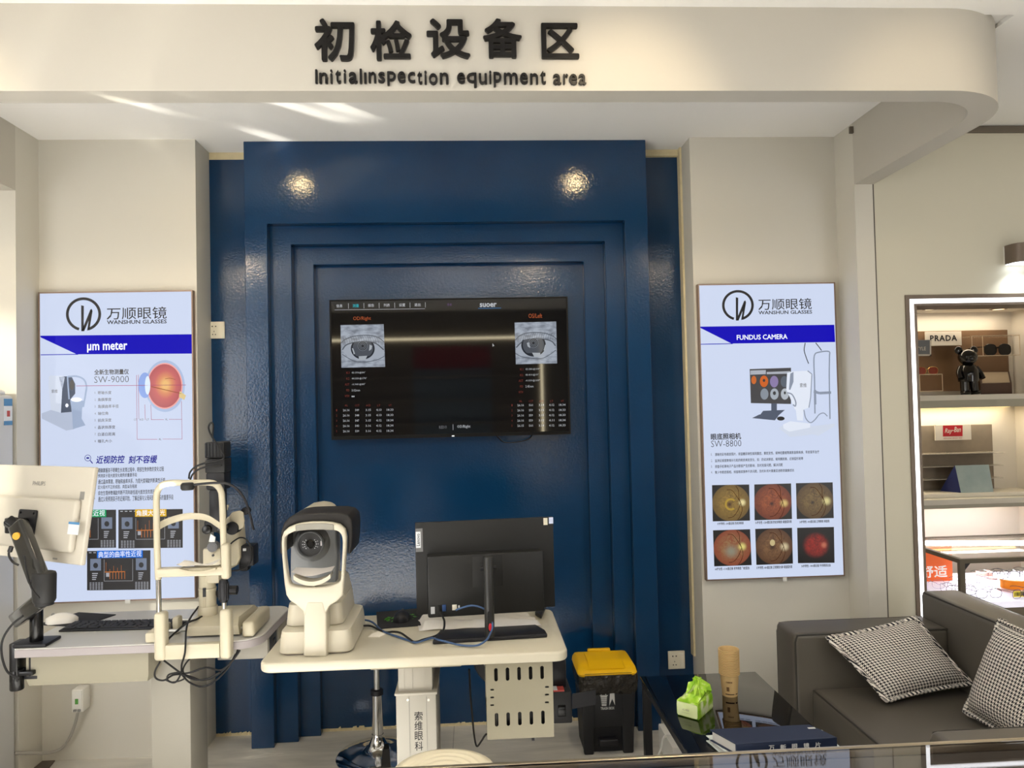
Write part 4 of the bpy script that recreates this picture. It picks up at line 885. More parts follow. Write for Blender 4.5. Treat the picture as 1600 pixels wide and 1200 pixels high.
# fixation lamp
YX = 2.585
fx = done('fixation_arm', MB().tube(PXS([(300, 758), (318, 755.8), (336, 754.6), (354, 755.5), (370, 764), (383, 782), (391, 806), (396, 828)], YX), .0042, 8), BLK, t)
c = AY(293, 760, YX); done('fixation_lamp', MB().lathe([(0, -.012), (.018, -.012), (.022, -.006), (.022, .006), (.017, .012), (0, .012)], c), mat('arm_matt_black', '202021'), fx)
done('cable', MB().tube(PXS([(295, 748), (297, 738), (306, 729), (322, 723), (346, 718), (350, 712), (343, 700), (330, 680), (326, 668), (329, 661), (333, 664), (332, 684)], YL-.02), .0032, 8)
     .tube(PXS([(297, 750), (302, 740), (316, 731), (346, 727)], YL-.02), .0032, 8).tube(PXS([(358, 852), (366, 845), (376, 840), (386, 844), (393, 860), (391, 880), (376, 890), (360, 892)], YM-.01), .0028, 8), RUB, t)
# cables hanging below
cb = done('cable_bundle', MB().tube(PXS([(310, 948), (296, 968), (291, 985), (289, 1019), (284, 1038), (283, 1052), (274, 1066), (262, 1063), (264, 1054), (283, 1050)], [2.78, 2.70, 2.64, 2.600, 2.64, 2.66, 2.66, 2.66, 2.66, 2.66]), .0032, 8)
  .tube(PXS([(250, 1034), (242, 1050), (244, 1060), (256, 1063), (270, 1055), (284, 1053), (300, 1050), (322, 1043), (345, 1047), (362, 1034), (375, 1016)], 2.67), .0032, 8)
  .tube(PXS([(284, 1053), (300, 1058), (316, 1063), (334, 1058), (352, 1044), (366, 1028), (372, 1014)], 2.68), .0032, 8)
  .tube(PXS([(284, 1054), (296, 1066), (316, 1073), (336, 1064), (356, 1044), (368, 1022)], 2.69), .0032, 8)
  .tube(PXS([(256, 1032), (272, 1044), (285, 1053), (304, 1062), (326, 1060), (344, 1050)], 2.665), .0032, 8)
  .tube(PXS([(310, 1018), (294, 1032), (286, 1046), (288, 1060), (270, 1066), (258, 1062)], 2.70), .0028, 8)
  .tube(PXS([(318, 962), (306, 968), (290, 975), (270, 992), (262, 1000)], [2.77, 2.72, 2.69, 2.68, 2.68]), .0036, 8), RUB)
tag(cb, 'tangle of black cables looped under the slit lamp', 'cable')

# ------------------------------------------------------------------ breaker box, its lead, upright appliance
a, b = AY(111.5, 1078, 3.455), AY(130, 1113, 3.455)
t = thing('breaker_box', 'small white switch box low on the left white wall with a green indicator', 'switch box', (a.x, YW, b.z))
done('housing', MB().box(a.x, b.x, 3.455, YW, b.z, a.z, .005), WPL, t)
done('front_cover', MB().box(a.x+.004, b.x-.004, 3.450, 3.456, b.z+.02, a.z-.006, .002), mat('white_plastic', 'e8e6e0'), t)
done('indicator', MB().box((a.x+b.x)/2-.007, (a.x+b.x)/2+.007, 3.447, 3.451, (a.z+b.z)/2-.012, (a.z+b.z)/2+.012, .002), mat('green_plastic', '4f8f3a', .4), t)
done('test_button', MB().box(a.x+.01, a.x+.022, 3.447, 3.456, b.z+.005, b.z+.014, .001).box(b.x-.022, b.x-.01, 3.447, 3.456, b.z+.005, b.z+.014, .001), mat('mid_grey_plastic', '8a8884'), t)
tag(done('power_lead', MB().tube(PXS([(122, 1112), (117, 1132), (108, 1154), (95, 1170), (74, 1176.5), (50, 1177), (22, 1177)], [3.475, 3.48, 3.49, 3.49, 3.46, 3.40, 3.33]), .0065, 10), mat('grey_cable', 'a8a49c', .5)), 'thick grey lead sagging from the white switch box to the left', 'cable')
t = thing('floor_appliance', 'tall white floor-standing appliance with a blue energy label at the left edge', 'appliance', (-2.15, 3.08, 0))
done('cabinet', MB().box(-2.36, -1.947, 2.86, 3.325, 0, 1.635, .02, 4), mat('appliance_grey_white', 'c9c9c8', .3), t)
done('top_cap', MB().box(-2.33, -1.965, 2.88, 3.30, 1.63, 1.655, .012, 3), WPL, t)
p0 = Vector((-1.9465, 0, 0)); nx = Vector((1, 0, 0))
a, b = APL(6, 623, p0, nx), APL(19, 664, p0, nx)
y0_, y1_ = sorted((a.y, b.y))
done('energy_label', MB().box(-1.9475, -1.9460, y0_, y1_, b.z, a.z), mat('label_pale', 'd9dde0'), t)
for s0, s1 in ((a.z-.03, a.z), (b.z, b.z+.018)): done('label_stripe', MB().box(-1.9468, -1.9452, y0_, y1_, s0, s1), mat('label_blue', '4f86b4'), t)
done('label_mark', MB().box(-1.9468, -1.9452, y0_+.02, y0_+.04, a.z-.075, a.z-.05), mat('label_red', 'b0443c', .5), t)
q = [AZ(x, y, 0.0) for x, y in ((50, 1201), (70, 1185.5), (88, 1186.6), (76, 1202))]
tag(done('floor_cover', MB().prism([(p.x, p.y) for p in q], 0, .004, 'z'), mat('dark_bronze_plate', '574d45', .5)), 'dark bronze cover plate on the floor at the lower left', 'cover plate')
# ------------------------------------------------------------------ white lift table
TOPW = mat('table_white', 'c8c1ad', .32); PLW = mat('powder_coat_white', 'b2ada1', .45); HOLD = mat('holder_grey_beige', '96907c', .5)
t = thing('lift_table', 'white lift table with rounded top, lettered column and perforated grey holder', 'table', (-.2, 2.66, 0))
TX0, TX1, TY0, TY1 = -.682, .288, 2.405, 2.915
done('table_top', MB().prism(rrect(TX0, TY0, TX1, TY1, .04, 6), ZT-.032, ZT, 'z', bev=.008, seg=3), TOPW, t)
a, b = AY(564, 1042, 2.48).x, AY(734, 1042, 2.48).x
done('under_frame', MB().loft([[(a+.03, 2.50, .695), (b-.03, 2.50, .695), (b-.03, 2.85, .695), (a+.03, 2.85, .695)], [(a, 2.47, ZT-.032), (b, 2.47, ZT-.032), (b, 2.87, ZT-.032), (a, 2.87, ZT-.032)]]), HOLD, t)
u0, u1 = AY(622, 1060, 2.58).x, AY(675.5, 1060, 2.58).x; l0, l1 = AY(619, 1120, 2.565).x, AY(682, 1120, 2.565).x
mb = MB().box(u0, u1, 2.58, 2.80, .40, .70, .003)
for f in (.18, .42, .78): mb.box(u0+(u1-u0)*f-.0006, u0+(u1-u0)*f+.0006, 2.5785, 2.581, .56, .70)
done('upper_column', mb, PLW, t)
zc = AY(650, 1083, 2.565).z
lo = done('lower_column', MB().box(l0, l1, 2.565, 2.82, .05, zc, .004), mat('powder_coat_white2', 'aaa69b', .45), t)
done('column_collar', MB().box(l0-.004, l1+.004, 2.561, 2.825, zc-.006, zc+.002, .002), PLW, lo)
mb = MB()
for f in (.33, .76): mb.box(l0+(l1-l0)*f-.0007, l0+(l1-l0)*f+.0007, 2.5635, 2.566, .06, zc-.012)
done('groove', mb, mat('mid_grey_plastic', '8a8884'), lo)
for px_ in (637, 669.5): done('cap', ycyl(MB(), px_, 1094, .004, 2.562, 2.566, 14), WPL, lo)
mb = MB()
for ch, x0, y0, x1, y1 in (('索', 647.5, 1112, 660.5, 1125), ('维', 647.5, 1127, 660.5, 1141), ('眼', 648, 1143, 661, 1156.5), ('科', 648, 1159, 661, 1172.5)): mb.ptext(ch, x0, y0, x1, y1, 2.5644, bold=.008, res=3)
done('lettering', mb, PK, lo)
done('foot_plate', MB().box(l0-.12, l1+.12, 2.40, 2.98, 0, .05, .012), PLW, t)
YH = 2.455
def h2(x, y): p = AY(x, y, YH); return (p.x, p.z)
def slot(cx, y0, y1, w):
    (xa, za), (xb, zb) = h2(cx-w/2, y0), h2(cx+w/2, y1); return rrect(xa, zb, xb, za, min(xb-xa, za-zb)/2*.98, 5)
hol = [slot(775+18*k, 1044-k*.9, 1064.5-k*.9, 6) for k in range(5)] + [slot(776+18.1*k, 1114-k*.95, 1135-k*.95, 6) for k in range(5)]
hol += [slot(769, 1076.4+12*k, 1079+12*k, 6) for k in range(3)] + [slot(854.5, 1072+12*k, 1074.6+12*k, 6.4) for k in range(3)]
hx0, hx1 = h2(760, 1090)[0], h2(864.5, 1090)[0]; hz0 = h2(812, 1153.5)[1]
ho = done('holder_panel', MB().plate([(hx0, hz0), (hx1, hz0), (hx1, ZT-.034), (hx0, ZT-.034)], hol, .002, XZ(YH)), HOLD, t)
done('holder_shelf', MB().box(hx0, hx1, YH, 2.80, hz0, hz0+.002), HOLD, t)
done('holder_back', MB().box(hx0, hx1, 2.798, 2.80, hz0, ZT-.034), HOLD, t)
# black computer inside the holder
t = thing('computer_case', 'black computer case inside the perforated holder under the white table', 'computer', ((hx0+hx1)/2, 2.6, hz0+.003))
done('case', MB().box(hx0+.012, hx1-.006, 2.47, 2.785, hz0+.003, ZT-.07, .006), BLK, t)
done('front_slot', MB().box(hx0+.03, hx0+.032, 2.468, 2.472, .5, .65), mat('mid_grey_plastic', '8a8884'), t)
# black box device to the right
YB = 2.90
t = thing('label_printer', 'black box-shaped machine with a red and white label beside the perforated panel', 'printer', AY(880, 1131, YB))
mb = bx(MB(), 864, 1081, 894, 1131, YB, .16, .006)
body = done('body', mb, mat('printer_black', '222224', .5), t)
done('upper_body', bx(MB(), 862, 1030, 885, 1082, YB+.05, .10, .008), BLK, t)
done('vent_panel', bx(bx(MB(), 872, 1102, 884, 1120, YB-.003, .005, .001), 873.5, 1104, 882.5, 1108, YB-.005, .004, .0005), BLKG, t)
done('side_bracket', MB().loft([[AY(x, y, YB+dy) for x, y, dy in ((894, 1084, 0), (894, 1108, 0), (894, 1108, .06), (894, 1084, .06))], [AY(x, y, YB+dy) for x, y, dy in ((931, 1078, 0), (931, 1101, 0), (931, 1101, .06), (931, 1078, .06))]]), BLK, t)
a = AY(865, 1080, YB); b_ = AY(882, 1080, YB)
done('warning_label', MB().box(a.x, b_.x, YB+.005, YB+.045, a.z-.001, a.z+.0015).box(a.x, b_.x, YB+.0045, YB+.0055, a.z-.012, a.z), mat('label_red', 'b0443c', .5), t)
done('label_white', MB().box(a.x, a.x+.016, YB+.005, YB+.045, a.z+.0012, a.z+.0025), mat('label_pale', 'd9dde0'), t)
done('mount_arm', MB().box(hx1-.05, a.x+.05, YB+.05, YB+.12, a.z-.13, a.z-.122).box(hx1-.05, hx1-.04, 2.78, YB+.12, a.z-.13, .70), BLK, t)
# round disc behind the holder
c = AY(789, 1024, 3.0)
t = thing('round_disc', 'black-rimmed grey disc half hidden behind the perforated panel', 'disc', (c.x, 3.0, c.z))
done('rim', MB().lathe([(.089, -.02), (.120, -.02), (.128, 0), (.120, .02), (.089, .02), (.089, -.02)], c, (0, -1, 0), 40), BLK, t)
done('face', MB().cyl((c.x, 2.99, c.z), (c.x, 3.01, c.z), .090, n=40), mat('disc_pale_grey', 'a9a9b2', .5), t)
done('hanger', MB().box(c.x-.02, c.x+.02, 2.88, 3.0, ZT-.05, ZT-.033).box(c.x-.02, c.x+.02, 2.99, 3.005, c.z+.09, ZT-.033), BLK, t)
tag(done('floor_weight', MB().lathe([(0, 0), (.10, 0), (.10, .008), (.03, .014), (0, .016)], (.10, 3.19, 0)), mat('stand_base_grey', '34363c', .3)), 'dark grey round base on the floor right of the cream stool', 'floor weight')
tag(done('floor_cable', MB().tube(PXS([(733, 1046), (734, 1062), (735, 1085), (738, 1120), (741, 1150), (745, 1166), (752, 1158), (757, 1150), (760, 1147)], [2.87, 2.93, 3.0, 3.15, 3.3, 3.38, 3.3, 3.15, 3.0]), .004, 8), RUB), 'black cable trailing to the floor left of the perforated panel', 'cable')

# ------------------------------------------------------------------ measuring instrument on the white table
DW = mat('device_ivory', 'c6bfac', .35); DW2 = mat('device_ivory_darker', 'bcb5a2', .38); DG = mat('device_grey', '7f8183', .5); DH = mat('device_hood', '1e1b19', .55)  # second ivory is slightly darker, for the turret and head shell
t = thing('eye_measuring_instrument', 'ivory eye-measuring instrument with dark hood on the white table', 'instrument', (-.52, 2.62, ZT))
def rbox(x0, x1, y0, y1, z0, z1, r=.03, inset=.012, bulge=.0):
    mb = MB(); LO = []
    for f, i in ((0, .004), (.06, 0), (.7, .004), (.93, inset*.6), (1, inset+.006)): LO.append([(x, y, z0+(z1-z0)*f) for x, y in rrect(x0+i, y0+i, x1-i, y1-i, r)])
    return mb.loft(LO)
done('base', rbox(-.638, -.402, 2.468, 2.80, ZT+.004, ZT+.078, .03), DW, t)
done('base_foot', MB().prism(rrect(-.628, 2.478, -.412, 2.79, .025), ZT, ZT+.005, 'z'), mat('foot_mauve', '6d5d62', .6), t)
done('stage', rbox(-.625, -.438, 2.515, 2.79, ZT+.078, ZT+.152, .03), DW, t)
done('turret', MB().loft([[(x, y, ZT+.150) for x, y in rrect(-.565, 2.58, -.445, 2.78, .03)], [(x, y, ZT+.20) for x, y in rrect(-.555, 2.60, -.455, 2.77, .03)]]), DW2, t)
YD = 2.45
def d2(x, y, Y=YD): p = AY(x, y, Y); return (p.x, p.z)
outer = [(474, 1025.5), (511, 1026), (510, 956), (514, 948), (527, 939), (535.5, 930), (536.5, 919), (537.5, 907), (538.6, 880), (540.5, 855), (541, 840), (538.5, 827.5), (530, 820), (517.5, 817), (502, 815.8), (486, 816), (472, 817.5), (461, 820), (450, 824.5), (443, 831), (440, 840), (439.4, 850), (440.5, 872), (444, 911), (447, 930), (452, 938), (466, 948), (473, 955), (475.5, 965)]
inner = [(444.6, 848), (446, 839), (452.5, 834), (462.5, 830), (474, 828.3), (486, 827.5), (503, 827.3), (517.5, 828), (527.5, 830.5), (533, 836), (535, 845), (534.8, 862), (532.5, 902.5), (530, 909), (524, 913), (508, 917), (490, 918.3), (472, 918), (457, 915.6), (452, 911), (449, 900), (445.3, 870)]
def sm(L, n=3): return [(p.x, p.y) for p in catmull([(a, b, 0) for a, b in L], n, True)]
hf = [d2(*p) for p in outer]
done('face_frame', MB().plate(hf, [[d2(*p) for p in sm(inner)]], .036, XZ(YD+.018), bev=.006), DW, t)
# post gets a fuller foot
pf = [d2(*p) for p in ((474, 1026), (511, 1026.5), (510, 960), (505, 940), (480, 940), (475, 962))]
done('post', MB().prism(pf, YD-.002, YD+.06, 'y', bev=.006, seg=3), DW, t)
fst = [(461.5, 820.5), (474, 818.4), (490, 817.4), (508, 817.6), (521.5, 819.3), (522, 828.4), (506, 827.4), (490, 827.5), (474, 828.4), (462, 830)]
done('forehead_pad', MB().prism([d2(*p) for p in fst], YD-.003, YD+.01, 'y', bev=.002, seg=1), mat('pad_grey', '8d8a80', .5), t)
ho_ = [(434.5, 868), (434.6, 848), (437, 830), (441, 819), (449, 810.5), (458, 806.5), (472, 804.5), (500, 803.5), (528, 803.3), (541, 806), (547.5, 813), (549, 826), (548.5, 848), (546, 868)]
hi_ = [(540.5, 868), (541.5, 848), (541.5, 836), (538, 827), (530, 820.5), (517.5, 817.5), (486, 816.5), (461, 820.5), (450, 825), (443.5, 831.5), (440, 842), (440.5, 868)]
done('hood', MB().prism([d2(*p) for p in ho_ + hi_], YD+.022, YD+.20, 'y', bev=.006, seg=3), DH, t)
YHD = 2.60
hp = [(453, 918), (454, 850), (458, 822), (470, 812), (500, 809), (518, 812), (526, 822), (527, 860), (524, 918)]
hd_ = done('measuring_head', MB().prism([d2(*p, YHD) for p in hp], YHD, 2.66, 'y', bev=.008, seg=3), DG, t)
wp = [(456, 962), (455.5, 850), (458, 818), (463, 803), (476, 794.5), (492, 792), (506, 793.5), (515, 802), (518, 820), (519, 862), (518, 962)]
done('head_shell', MB().prism([d2(*p, 2.66) for p in wp], 2.656, 2.83, 'y', bev=.012, seg=4), DW2, t)
lc_ = AY(487, 848.5, YHD)
done('lens_collar', MB().lathe([(0, .0), (.062, 0), (.056, .012), (.047, .018), (.047, .030), (.043, .034), (.040, .030), (.040, .018)], lc_, (0, -1, 0), 40), mat('device_grey_dark', '7e8083', .4), hd_)
ld = done('lens_disc', MB().cyl(lc_ + Vector((0, -.018, 0)), lc_ + Vector((0, -.021, 0)), .040, n=40), mat('lens_disc_dark', '48494c', .3), hd_)
done('aperture', MB().lathe([(.010, 0), (.015, .003), (.011, .004), (.010, 0)], lc_ + Vector((0, -.021, 0)), (0, -1, 0), 28).cyl(lc_ + Vector((0, -.0205, 0)), lc_ + Vector((0, -.0222, 0)), .010), BLKG, ld)
mb = MB()
for k in (-2, -1, 0, 1, 2):
    for s_ in (-1, 1):
        a_ = math.radians(22*k); q = lc_ + Vector((s_*.020*math.cos(a_), -.0214, .020*math.sin(a_))); mb.sph(q, .0013, n=8)
        if abs(k) < 2: mb.sph(lc_ + Vector((s_*.026*math.cos(a_), -.0214, .026*math.sin(a_))), .0011, n=8)
done('led_dot', mb, glow('white_led', 'ffffff', 1.0), ld)
done('alignment_mark', MB().box(lc_.x+.034, lc_.x+.0385, lc_.y-.0235, lc_.y-.0205, lc_.z-.006, lc_.z+.010), glow('mark_white', 'e6e0de', .5, .5), ld)
cc = AY(490.5, 902, YD+.03)
done('chin_rest', MB().loft([[(cc.x-.058+.116*u, YD+.0+dy, AY(490, 898+11*math.sin(PI*u)**.8, YD).z + dz) for dy, dz in ((0, 0), (.05, .0), (.05, -.011), (0, -.013))] for u in [k/14 for k in range(15)]]), DW, t)
g = []
for i in range(15):
    u = i/14; g.append([Vector((cc.x-.063+.126*u, YD-.006+.062*v, AY(490, 892+7.5*math.sin(PI*u)**1.2*(1-.55*v)-1.5*v+.8*math.sin(7*u+2*v), YD).z)) for v in [j/5 for j in range(6)]])
done('chin_paper', MB().grid(g), mat('chin_paper_white', 'ddd6cf', .8), t, smooth=60)
done('chin_stem', MB().cyl(AY(490.5, 907, YD+.02), AY(490.5, 919, YD+.02), .0045), DW, t)
done('side_knob', bx(MB(), 536, 914, 546, 931, 2.72, .03, .006), mat('knob_grey', '9a9a9c', .4), t)

# ------------------------------------------------------------------ black monitor seen from behind
RL_ = Matrix.Rotation(math.radians(5), 4, 'Z'); nb = RL_.to_3x3() @ Vector((0, -1, 0)); cb_ = AY(758, 884, 2.67)
ML = Matrix.Translation(cb_) @ RL_
def lo2(px, py, off=0): return ML.inverted() @ APL(px, py, cb_ + nb*off, nb)
t = thing('computer_monitor', 'black desktop monitor seen from behind on the white table', 'monitor', (cb_.x, 2.62, ZT), math.radians(5))
def dl(name, mb, m, par=None): return done(name, mb, m, par or t)
tl, br = lo2(648.5, 817), lo2(867.5, 948)
bp = dl('back_panel', MB().box(tl.x, br.x, 0, .012, br.z, tl.z, .003, M=ML), mat('monitor_black', '131312', .55))
dl('screen_front', MB().box(tl.x+.004, br.x-.004, .012, .0132, br.z+.012, tl.z-.004, M=ML), SCR)
a, b = lo2(667, 867, .05), lo2(851, 955, .05)
bz = b.z
bxx = dl('rear_housing', MB().box(a.x, b.x, -.05, .001, b.z, a.z-.006, .006, M=ML), mat('monitor_black_housing', '151514', .5))
a, b = lo2(738, 869, .052), lo2(786, 915, .052)
done('mount_recess', MB().box(a.x, b.x, -.0512, -.0495, b.z, a.z, .002, M=ML), mat('monitor_black', '131312'), bxx)
a, b = lo2(649, 826, .001), lo2(661, 862, .001)
lb = done('side_label', MB().box(a.x, b.x, -.0012, .0005, b.z, a.z, M=ML), mat('label_grey', '6b6b6c', .5), bp)
a2, b2 = lo2(649.5, 831, .002), lo2(657.5, 856, .002)
done('label_white', MB().box(a2.x, b2.x, -.0018, -.001, b2.z, a2.z, M=ML), mat('label_pale', 'd9dde0'), lb)
mT = ML @ Matrix.Translation(((a2.x+b2.x)/2, -.002, (a2.z+b2.z)/2)) @ Matrix(((1, 0, 0, 0), (0, 0, -1, 0), (0, 1, 0, 0), (0, 0, 0, 1))) @ Matrix.Rotation(PI/2, 4, 'Z')
done('label_lettering', MB().text('Lenovo', fit=(-.021, -.0055, .021, .0065), M=mT, bold=.012), PK, lb)
for (x0, y0, x1, y1, c) in ((849, 809.5, 855.5, 820, 'd8d2bc'), (857.5, 808.5, 864.3, 818, 'c9d0e8')):
    a, b = lo2(x0, y0), lo2(x1, y1); done('sticker', MB().box(a.x, b.x, -.0008, .0005, b.z, a.z, M=ML), mat('sticker_'+c, c, .5), bp)
pxx = .042; YPo = 2.545
ptop = AY(767, 869, YPo).z
dl('stand_pole', MB().cyl((pxx, YPo, ZT+.014), (pxx, YPo, ptop), .0165, n=28, bev=.003), mat('pole_black', '2a2a29', .4))
dl('stand_hinge', MB().cyl((pxx-.026, YPo+.03, ptop-.045), (pxx+.028, YPo+.03, ptop-.045), .008).box(pxx-.012, pxx+.012, YPo+.005, YPo+.10, ptop-.06, ptop-.03, .003), BLK)
qs = [AZ(x, y, ZT) for x, y in ((677, 1009), (855, 998.5), (853, 984), (838, 976), (690, 985))]
x0_, x1_ = -.148, .236
dl('stand_base', MB().prism([(x0_, 2.525), (x1_, 2.553), (x1_-.004, 2.60), (x1_-.03, 2.665), (x0_+.02, 2.645)], ZT, ZT+.014, 'z', bev=.004), BLK)
dl('cable_hole', MB().prism([(p[0]+pxx, p[1]+ZT+.068) for p in rrect(-.007, -.035, .007, .035, .0068)], YPo-.0175, YPo-.010, 'y'), mat('hole_black', '050505', .6))
dl('red_release', MB().sph((pxx+.002, YPo-.0172, ZT+.05), .006, (1, .3, 2.2), 12), mat('red_plastic', 'c0202c', .35))
for x0, y0, x1, y1, m in ((673, 948.5, 679.5, 959, 'label_grey_l'), (684, 946, 690, 955, 'socket_black'), (691, 945, 697, 955, 'usb_blue'), (706.5, 945, 714, 953, 'rj45_cream'), (716, 946, 718.5, 952, 'label_grey_l')):
    a, b = lo2(x0, y0, .051), lo2(x1, y1, .051)
    done('port', MB().box(a.x, b.x, -.0525, -.049, b.z, a.z, .0005, M=ML), mat(m, {'label_grey_l': 'b5b7ba', 'socket_black': '060606', 'usb_blue': '24406e', 'rj45_cream': 'd4cebc'}[m], .4), bxx)
# things on the white table
k0 = AZ(664, 963, ZT); k1 = AZ(822, 955, ZT); ang = math.atan2(k1.y-k0.y, k1.x-k0.x)
KWW = (k1-k0).length
t = thing('keyboard', 'white computer keyboard under a crumpled clear film behind the black monitor', 'keyboard', (k0.x, k0.y-.12, ZT), ang)
done('case', MB().box(0, KWW, 0, .135, 0, .014, .004), mat('keyboard_white', 'd6cfc0', .4), t, world=False)
for r in range(5):
    for j in range(17):
        w = (KWW-.012)/17; x = .006+w*j; y = .010+.024*r
        done('key', MB().box(x+.001, x+w-.001, y+.001, y+.022, .013, .020, .002, 1, taper=(.85, .85)), mat('key_white', 'ddd7c8', .45), t, world=False)
random.seed(11); g = []
F0, F1, F2, F3 = AZ(655, 987, ZT), AZ(847, 979.5, ZT), AZ(829, 963, ZT+.015), AZ(651, 970, ZT)
for i in range(41):
    u = i/40; row = []
    for j in range(9):
        v = j/8; p = F0.lerp(F1, u).lerp(F3.lerp(F2, u), v)
        hgt = .026 + .009*math.sin(14*u+5*v)*math.sin(7*v+3*u) + random.uniform(-.0012, .0012)
        if v < .12 or u < .03 or u > .98: hgt = .024 if .03 < u < .98 and v > .05 else .003 + .004*abs(math.sin(12*u))
        if u < .22: hgt *= .55 + .45*math.sin(u/.22*PI/2) + .25*math.sin(8*v)
        row.append(Vector((p.x, p.y, ZT+max(.002, hgt))))
    g.append(row)
tag(done('plastic_film', MB().grid(g), mat('clouded_film', 'ece8e2', .3, alpha=.85), smooth=70), 'crumpled whitish plastic film lying over the white keyboard', 'film')
q = [AZ(x, y, ZT) for x, y in ((590, 983.5), (672, 977), (668, 950), (588, 957.5))]
t = thing('mouse_pad', 'black mouse pad with green print left of the black monitor', 'mouse pad', tuple(q[0]))
done('pad', MB().prism([(p.x, p.y) for p in q], ZT, ZT+.003, 'z', bev=.001, seg=1), mat('mouse_pad_cloth', '1d1d20'), t)
mb = MB(); random.seed(4)
for _ in range(26):
    px_, py_ = random.choice(((609, 968), (642, 963))); px_ += random.uniform(-7, 7); py_ += random.uniform(-4, 4); p = AZ(px_, py_, ZT+.0033); s_ = random.uniform(.002, .005)
    mb.prism([(p.x+s_*math.cos(a_)*2.0, p.y+s_*math.sin(a_)*2.2) for a_ in (0, 1.9, 4.1)], ZT+.003, ZT+.0034, 'z')
done('green_print', mb, mat('green_print', '4f9a2c', .6), t)
c = AZ(626, 973, ZT+.003)
t = thing('computer_mouse', 'small black computer mouse on the green-printed black pad', 'mouse', (c.x, c.y+.04, ZT+.003), math.radians(85))
L = []
for k in range(9):
    u = k/8; x = -.05 + .10*u; w = .03*math.sqrt(max(.02, 1-(2*u-1)**4)); h = .034*math.sin(PI*(.12+.80*u))**.7
    L.append([(x, w*math.cos(a_), max(0, h*math.sin(a_))) for a_ in [2*PI*j/16 for j in range(16)]])
done('shell', MB().loft(L), BLK, t, smooth=60, world=False); done('scroll_wheel', MB().cyl((.025, -.003, .027), (.025, .003, .027), .006), DGREY, t, world=False)
q = [AZ(x, y, ZT) for x, y in ((836, 962), (846, 968), (853.5, 951), (844, 950))]
t = thing('remote_control', 'small black remote standing at the right back corner of the white table', 'remote', tuple((q[0]+q[2])/2))
done('case', MB().prism([(p.x, p.y) for p in q], ZT, ZT+.016, 'z', bev=.004), BLK, t)
done('button', MB().cyl((q[0]+q[2])/2 + Vector((0, 0, .0155)), (q[0]+q[2])/2 + Vector((0, 0, .0175)), .004), DGREY, t)
BC = mat('blue_cable', '3c567e', .45)
zc_ = ZT+.005
tag(done('data_cable', MB().tube([AZ(x, y, zc_+dz) for x, y, dz in ((563, 969, .02), (572, 969, .015), (583, 973, 0), (598, 986, 0), (624, 995.6, 0), (640, 1001, 0), (651, 1004, .002), (664, 1000, .003), (675, 997, .004), (686, 1000, .016), (698, 1003, .014), (714, 1007, .003), (730, 1009, .001), (747, 1008, .006), (760, 1000, .02), (766, 990, .03), (769.5, 981, .045), (769, 972, .06))], .0034, 8), BC), 'blue data cable looping across the white table to the monitor pole', 'cable')
tag(done('data_cable', MB().tube([AY(x, y, 2.58) for x, y in ((712, 953.5), (718, 951), (734, 946.5), (747, 947.5), (757, 951.5))], .0032, 8), BC), 'short blue cable plugged into the back of the black monitor', 'cable')
tag(done('power_cable', MB().tube([AZ(x, y, zc_+dz) for x, y, dz in ((563, 978, .01), (579, 978, .004), (594, 985, 0), (604, 988, 0), (614, 987, .01), (626, 989, .014), (638, 997, .006), (648, 1003, .001), (662, 999, .0), (679, 994, .001))] + [AY(686, 990, 2.60), AY(693, 984, 2.60), AY(694.5, 972, 2.595), AY(692, 964, 2.59), AY(688, 957, 2.59)], .0036, 8), RUB), 'black power cable running from the ivory instrument to the monitor', 'cable')
q = [AZ(x, y, ZT) for x, y in ((575, 995), (592, 996), (605, 990), (597, 985), (583, 990))]
tag(done('paper_slip', MB().prism([(p.x, p.y) for p in q], ZT, ZT+.0015, 'z'), mat('white_paper', 'e6e1d8')), 'small torn white paper slip under the cables on the white table', 'paper')

# ------------------------------------------------------------------ stools
t = thing('bar_stool', 'chrome gas-lift stool standing behind the white table by the blue wall', 'stool', (-.45, 3.42, 0))
c = (-.45, 3.42, 0)
done('base', MB().lathe([(0, 0), (.182, 0), (.184, .006), (.176, .014), (.12, .024), (.07, .036), (.040, .056), (.028, .085), (.026, .10), (0, .10)], c, n=48), CHROME, t, smooth=50)
done('gas_column', MB().cyl((c[0], c[1], .09), (c[0], c[1], .275), .024, n=28).cyl((c[0], c[1], .27), (c[0], c[1], .285), .026, n=28, bev=.003), CHROME, t)
done('collar', MB().lathe([(.022, .272), (.0275, .272), (.0275, .292), (.016, .296), (.013, .296)], c), BLK, t)
done('lift_rod', MB().cyl((c[0], c[1], .285), (c[0], c[1], .47), .0135, n=24), STEEL, t)
done('seat', MB().lathe([(0, .46), (.12, .46), (.16, .475), (.168, .50), (.16, .525), (.10, .535), (0, .537)], c, n=40), mat('stool_seat_ivory', 'd9d0ba', .5), t)
done('foot_pedal', MB().loft([[(c[0]-.012+.055, 3.26, .03), (c[0]+.012+.055, 3.26, .03), (c[0]+.008+.055, 3.29, .11), (c[0]-.008+.055, 3.29, .11)], [(c[0]-.022+.055, 3.235, .025), (c[0]+.022+.055, 3.235, .025), (c[0]+.014+.055, 3.26, .10), (c[0]-.014+.055, 3.26, .10)]]), BLKG, t)
done('pedal_rod', MB().cyl((c[0]+.055, 3.25, .012), (c[0]+.055, 3.30, .035), .010), CHROME, t)
c = (-.105, 2.215, 0)
t = thing('round_stool', 'round cream stool with a ridged seat in front of the white table', 'stool', c)
done('seat', MB().lathe([(0, .43), (.13, .43), (.158, .445), (.162, .47), (.150, .492), (.125, .499), (.118, .497), (.108, .4995), (.100, .4995), (.094, .4965), (.085, .499), (.077, .499), (.071, .496), (.060, .4985), (.05, .4985), (.044, .496), (.03, .498), (0, .498)], c, n=56), mat('stool_seat_cream', 'e2d9c0', .42), t, smooth=50)
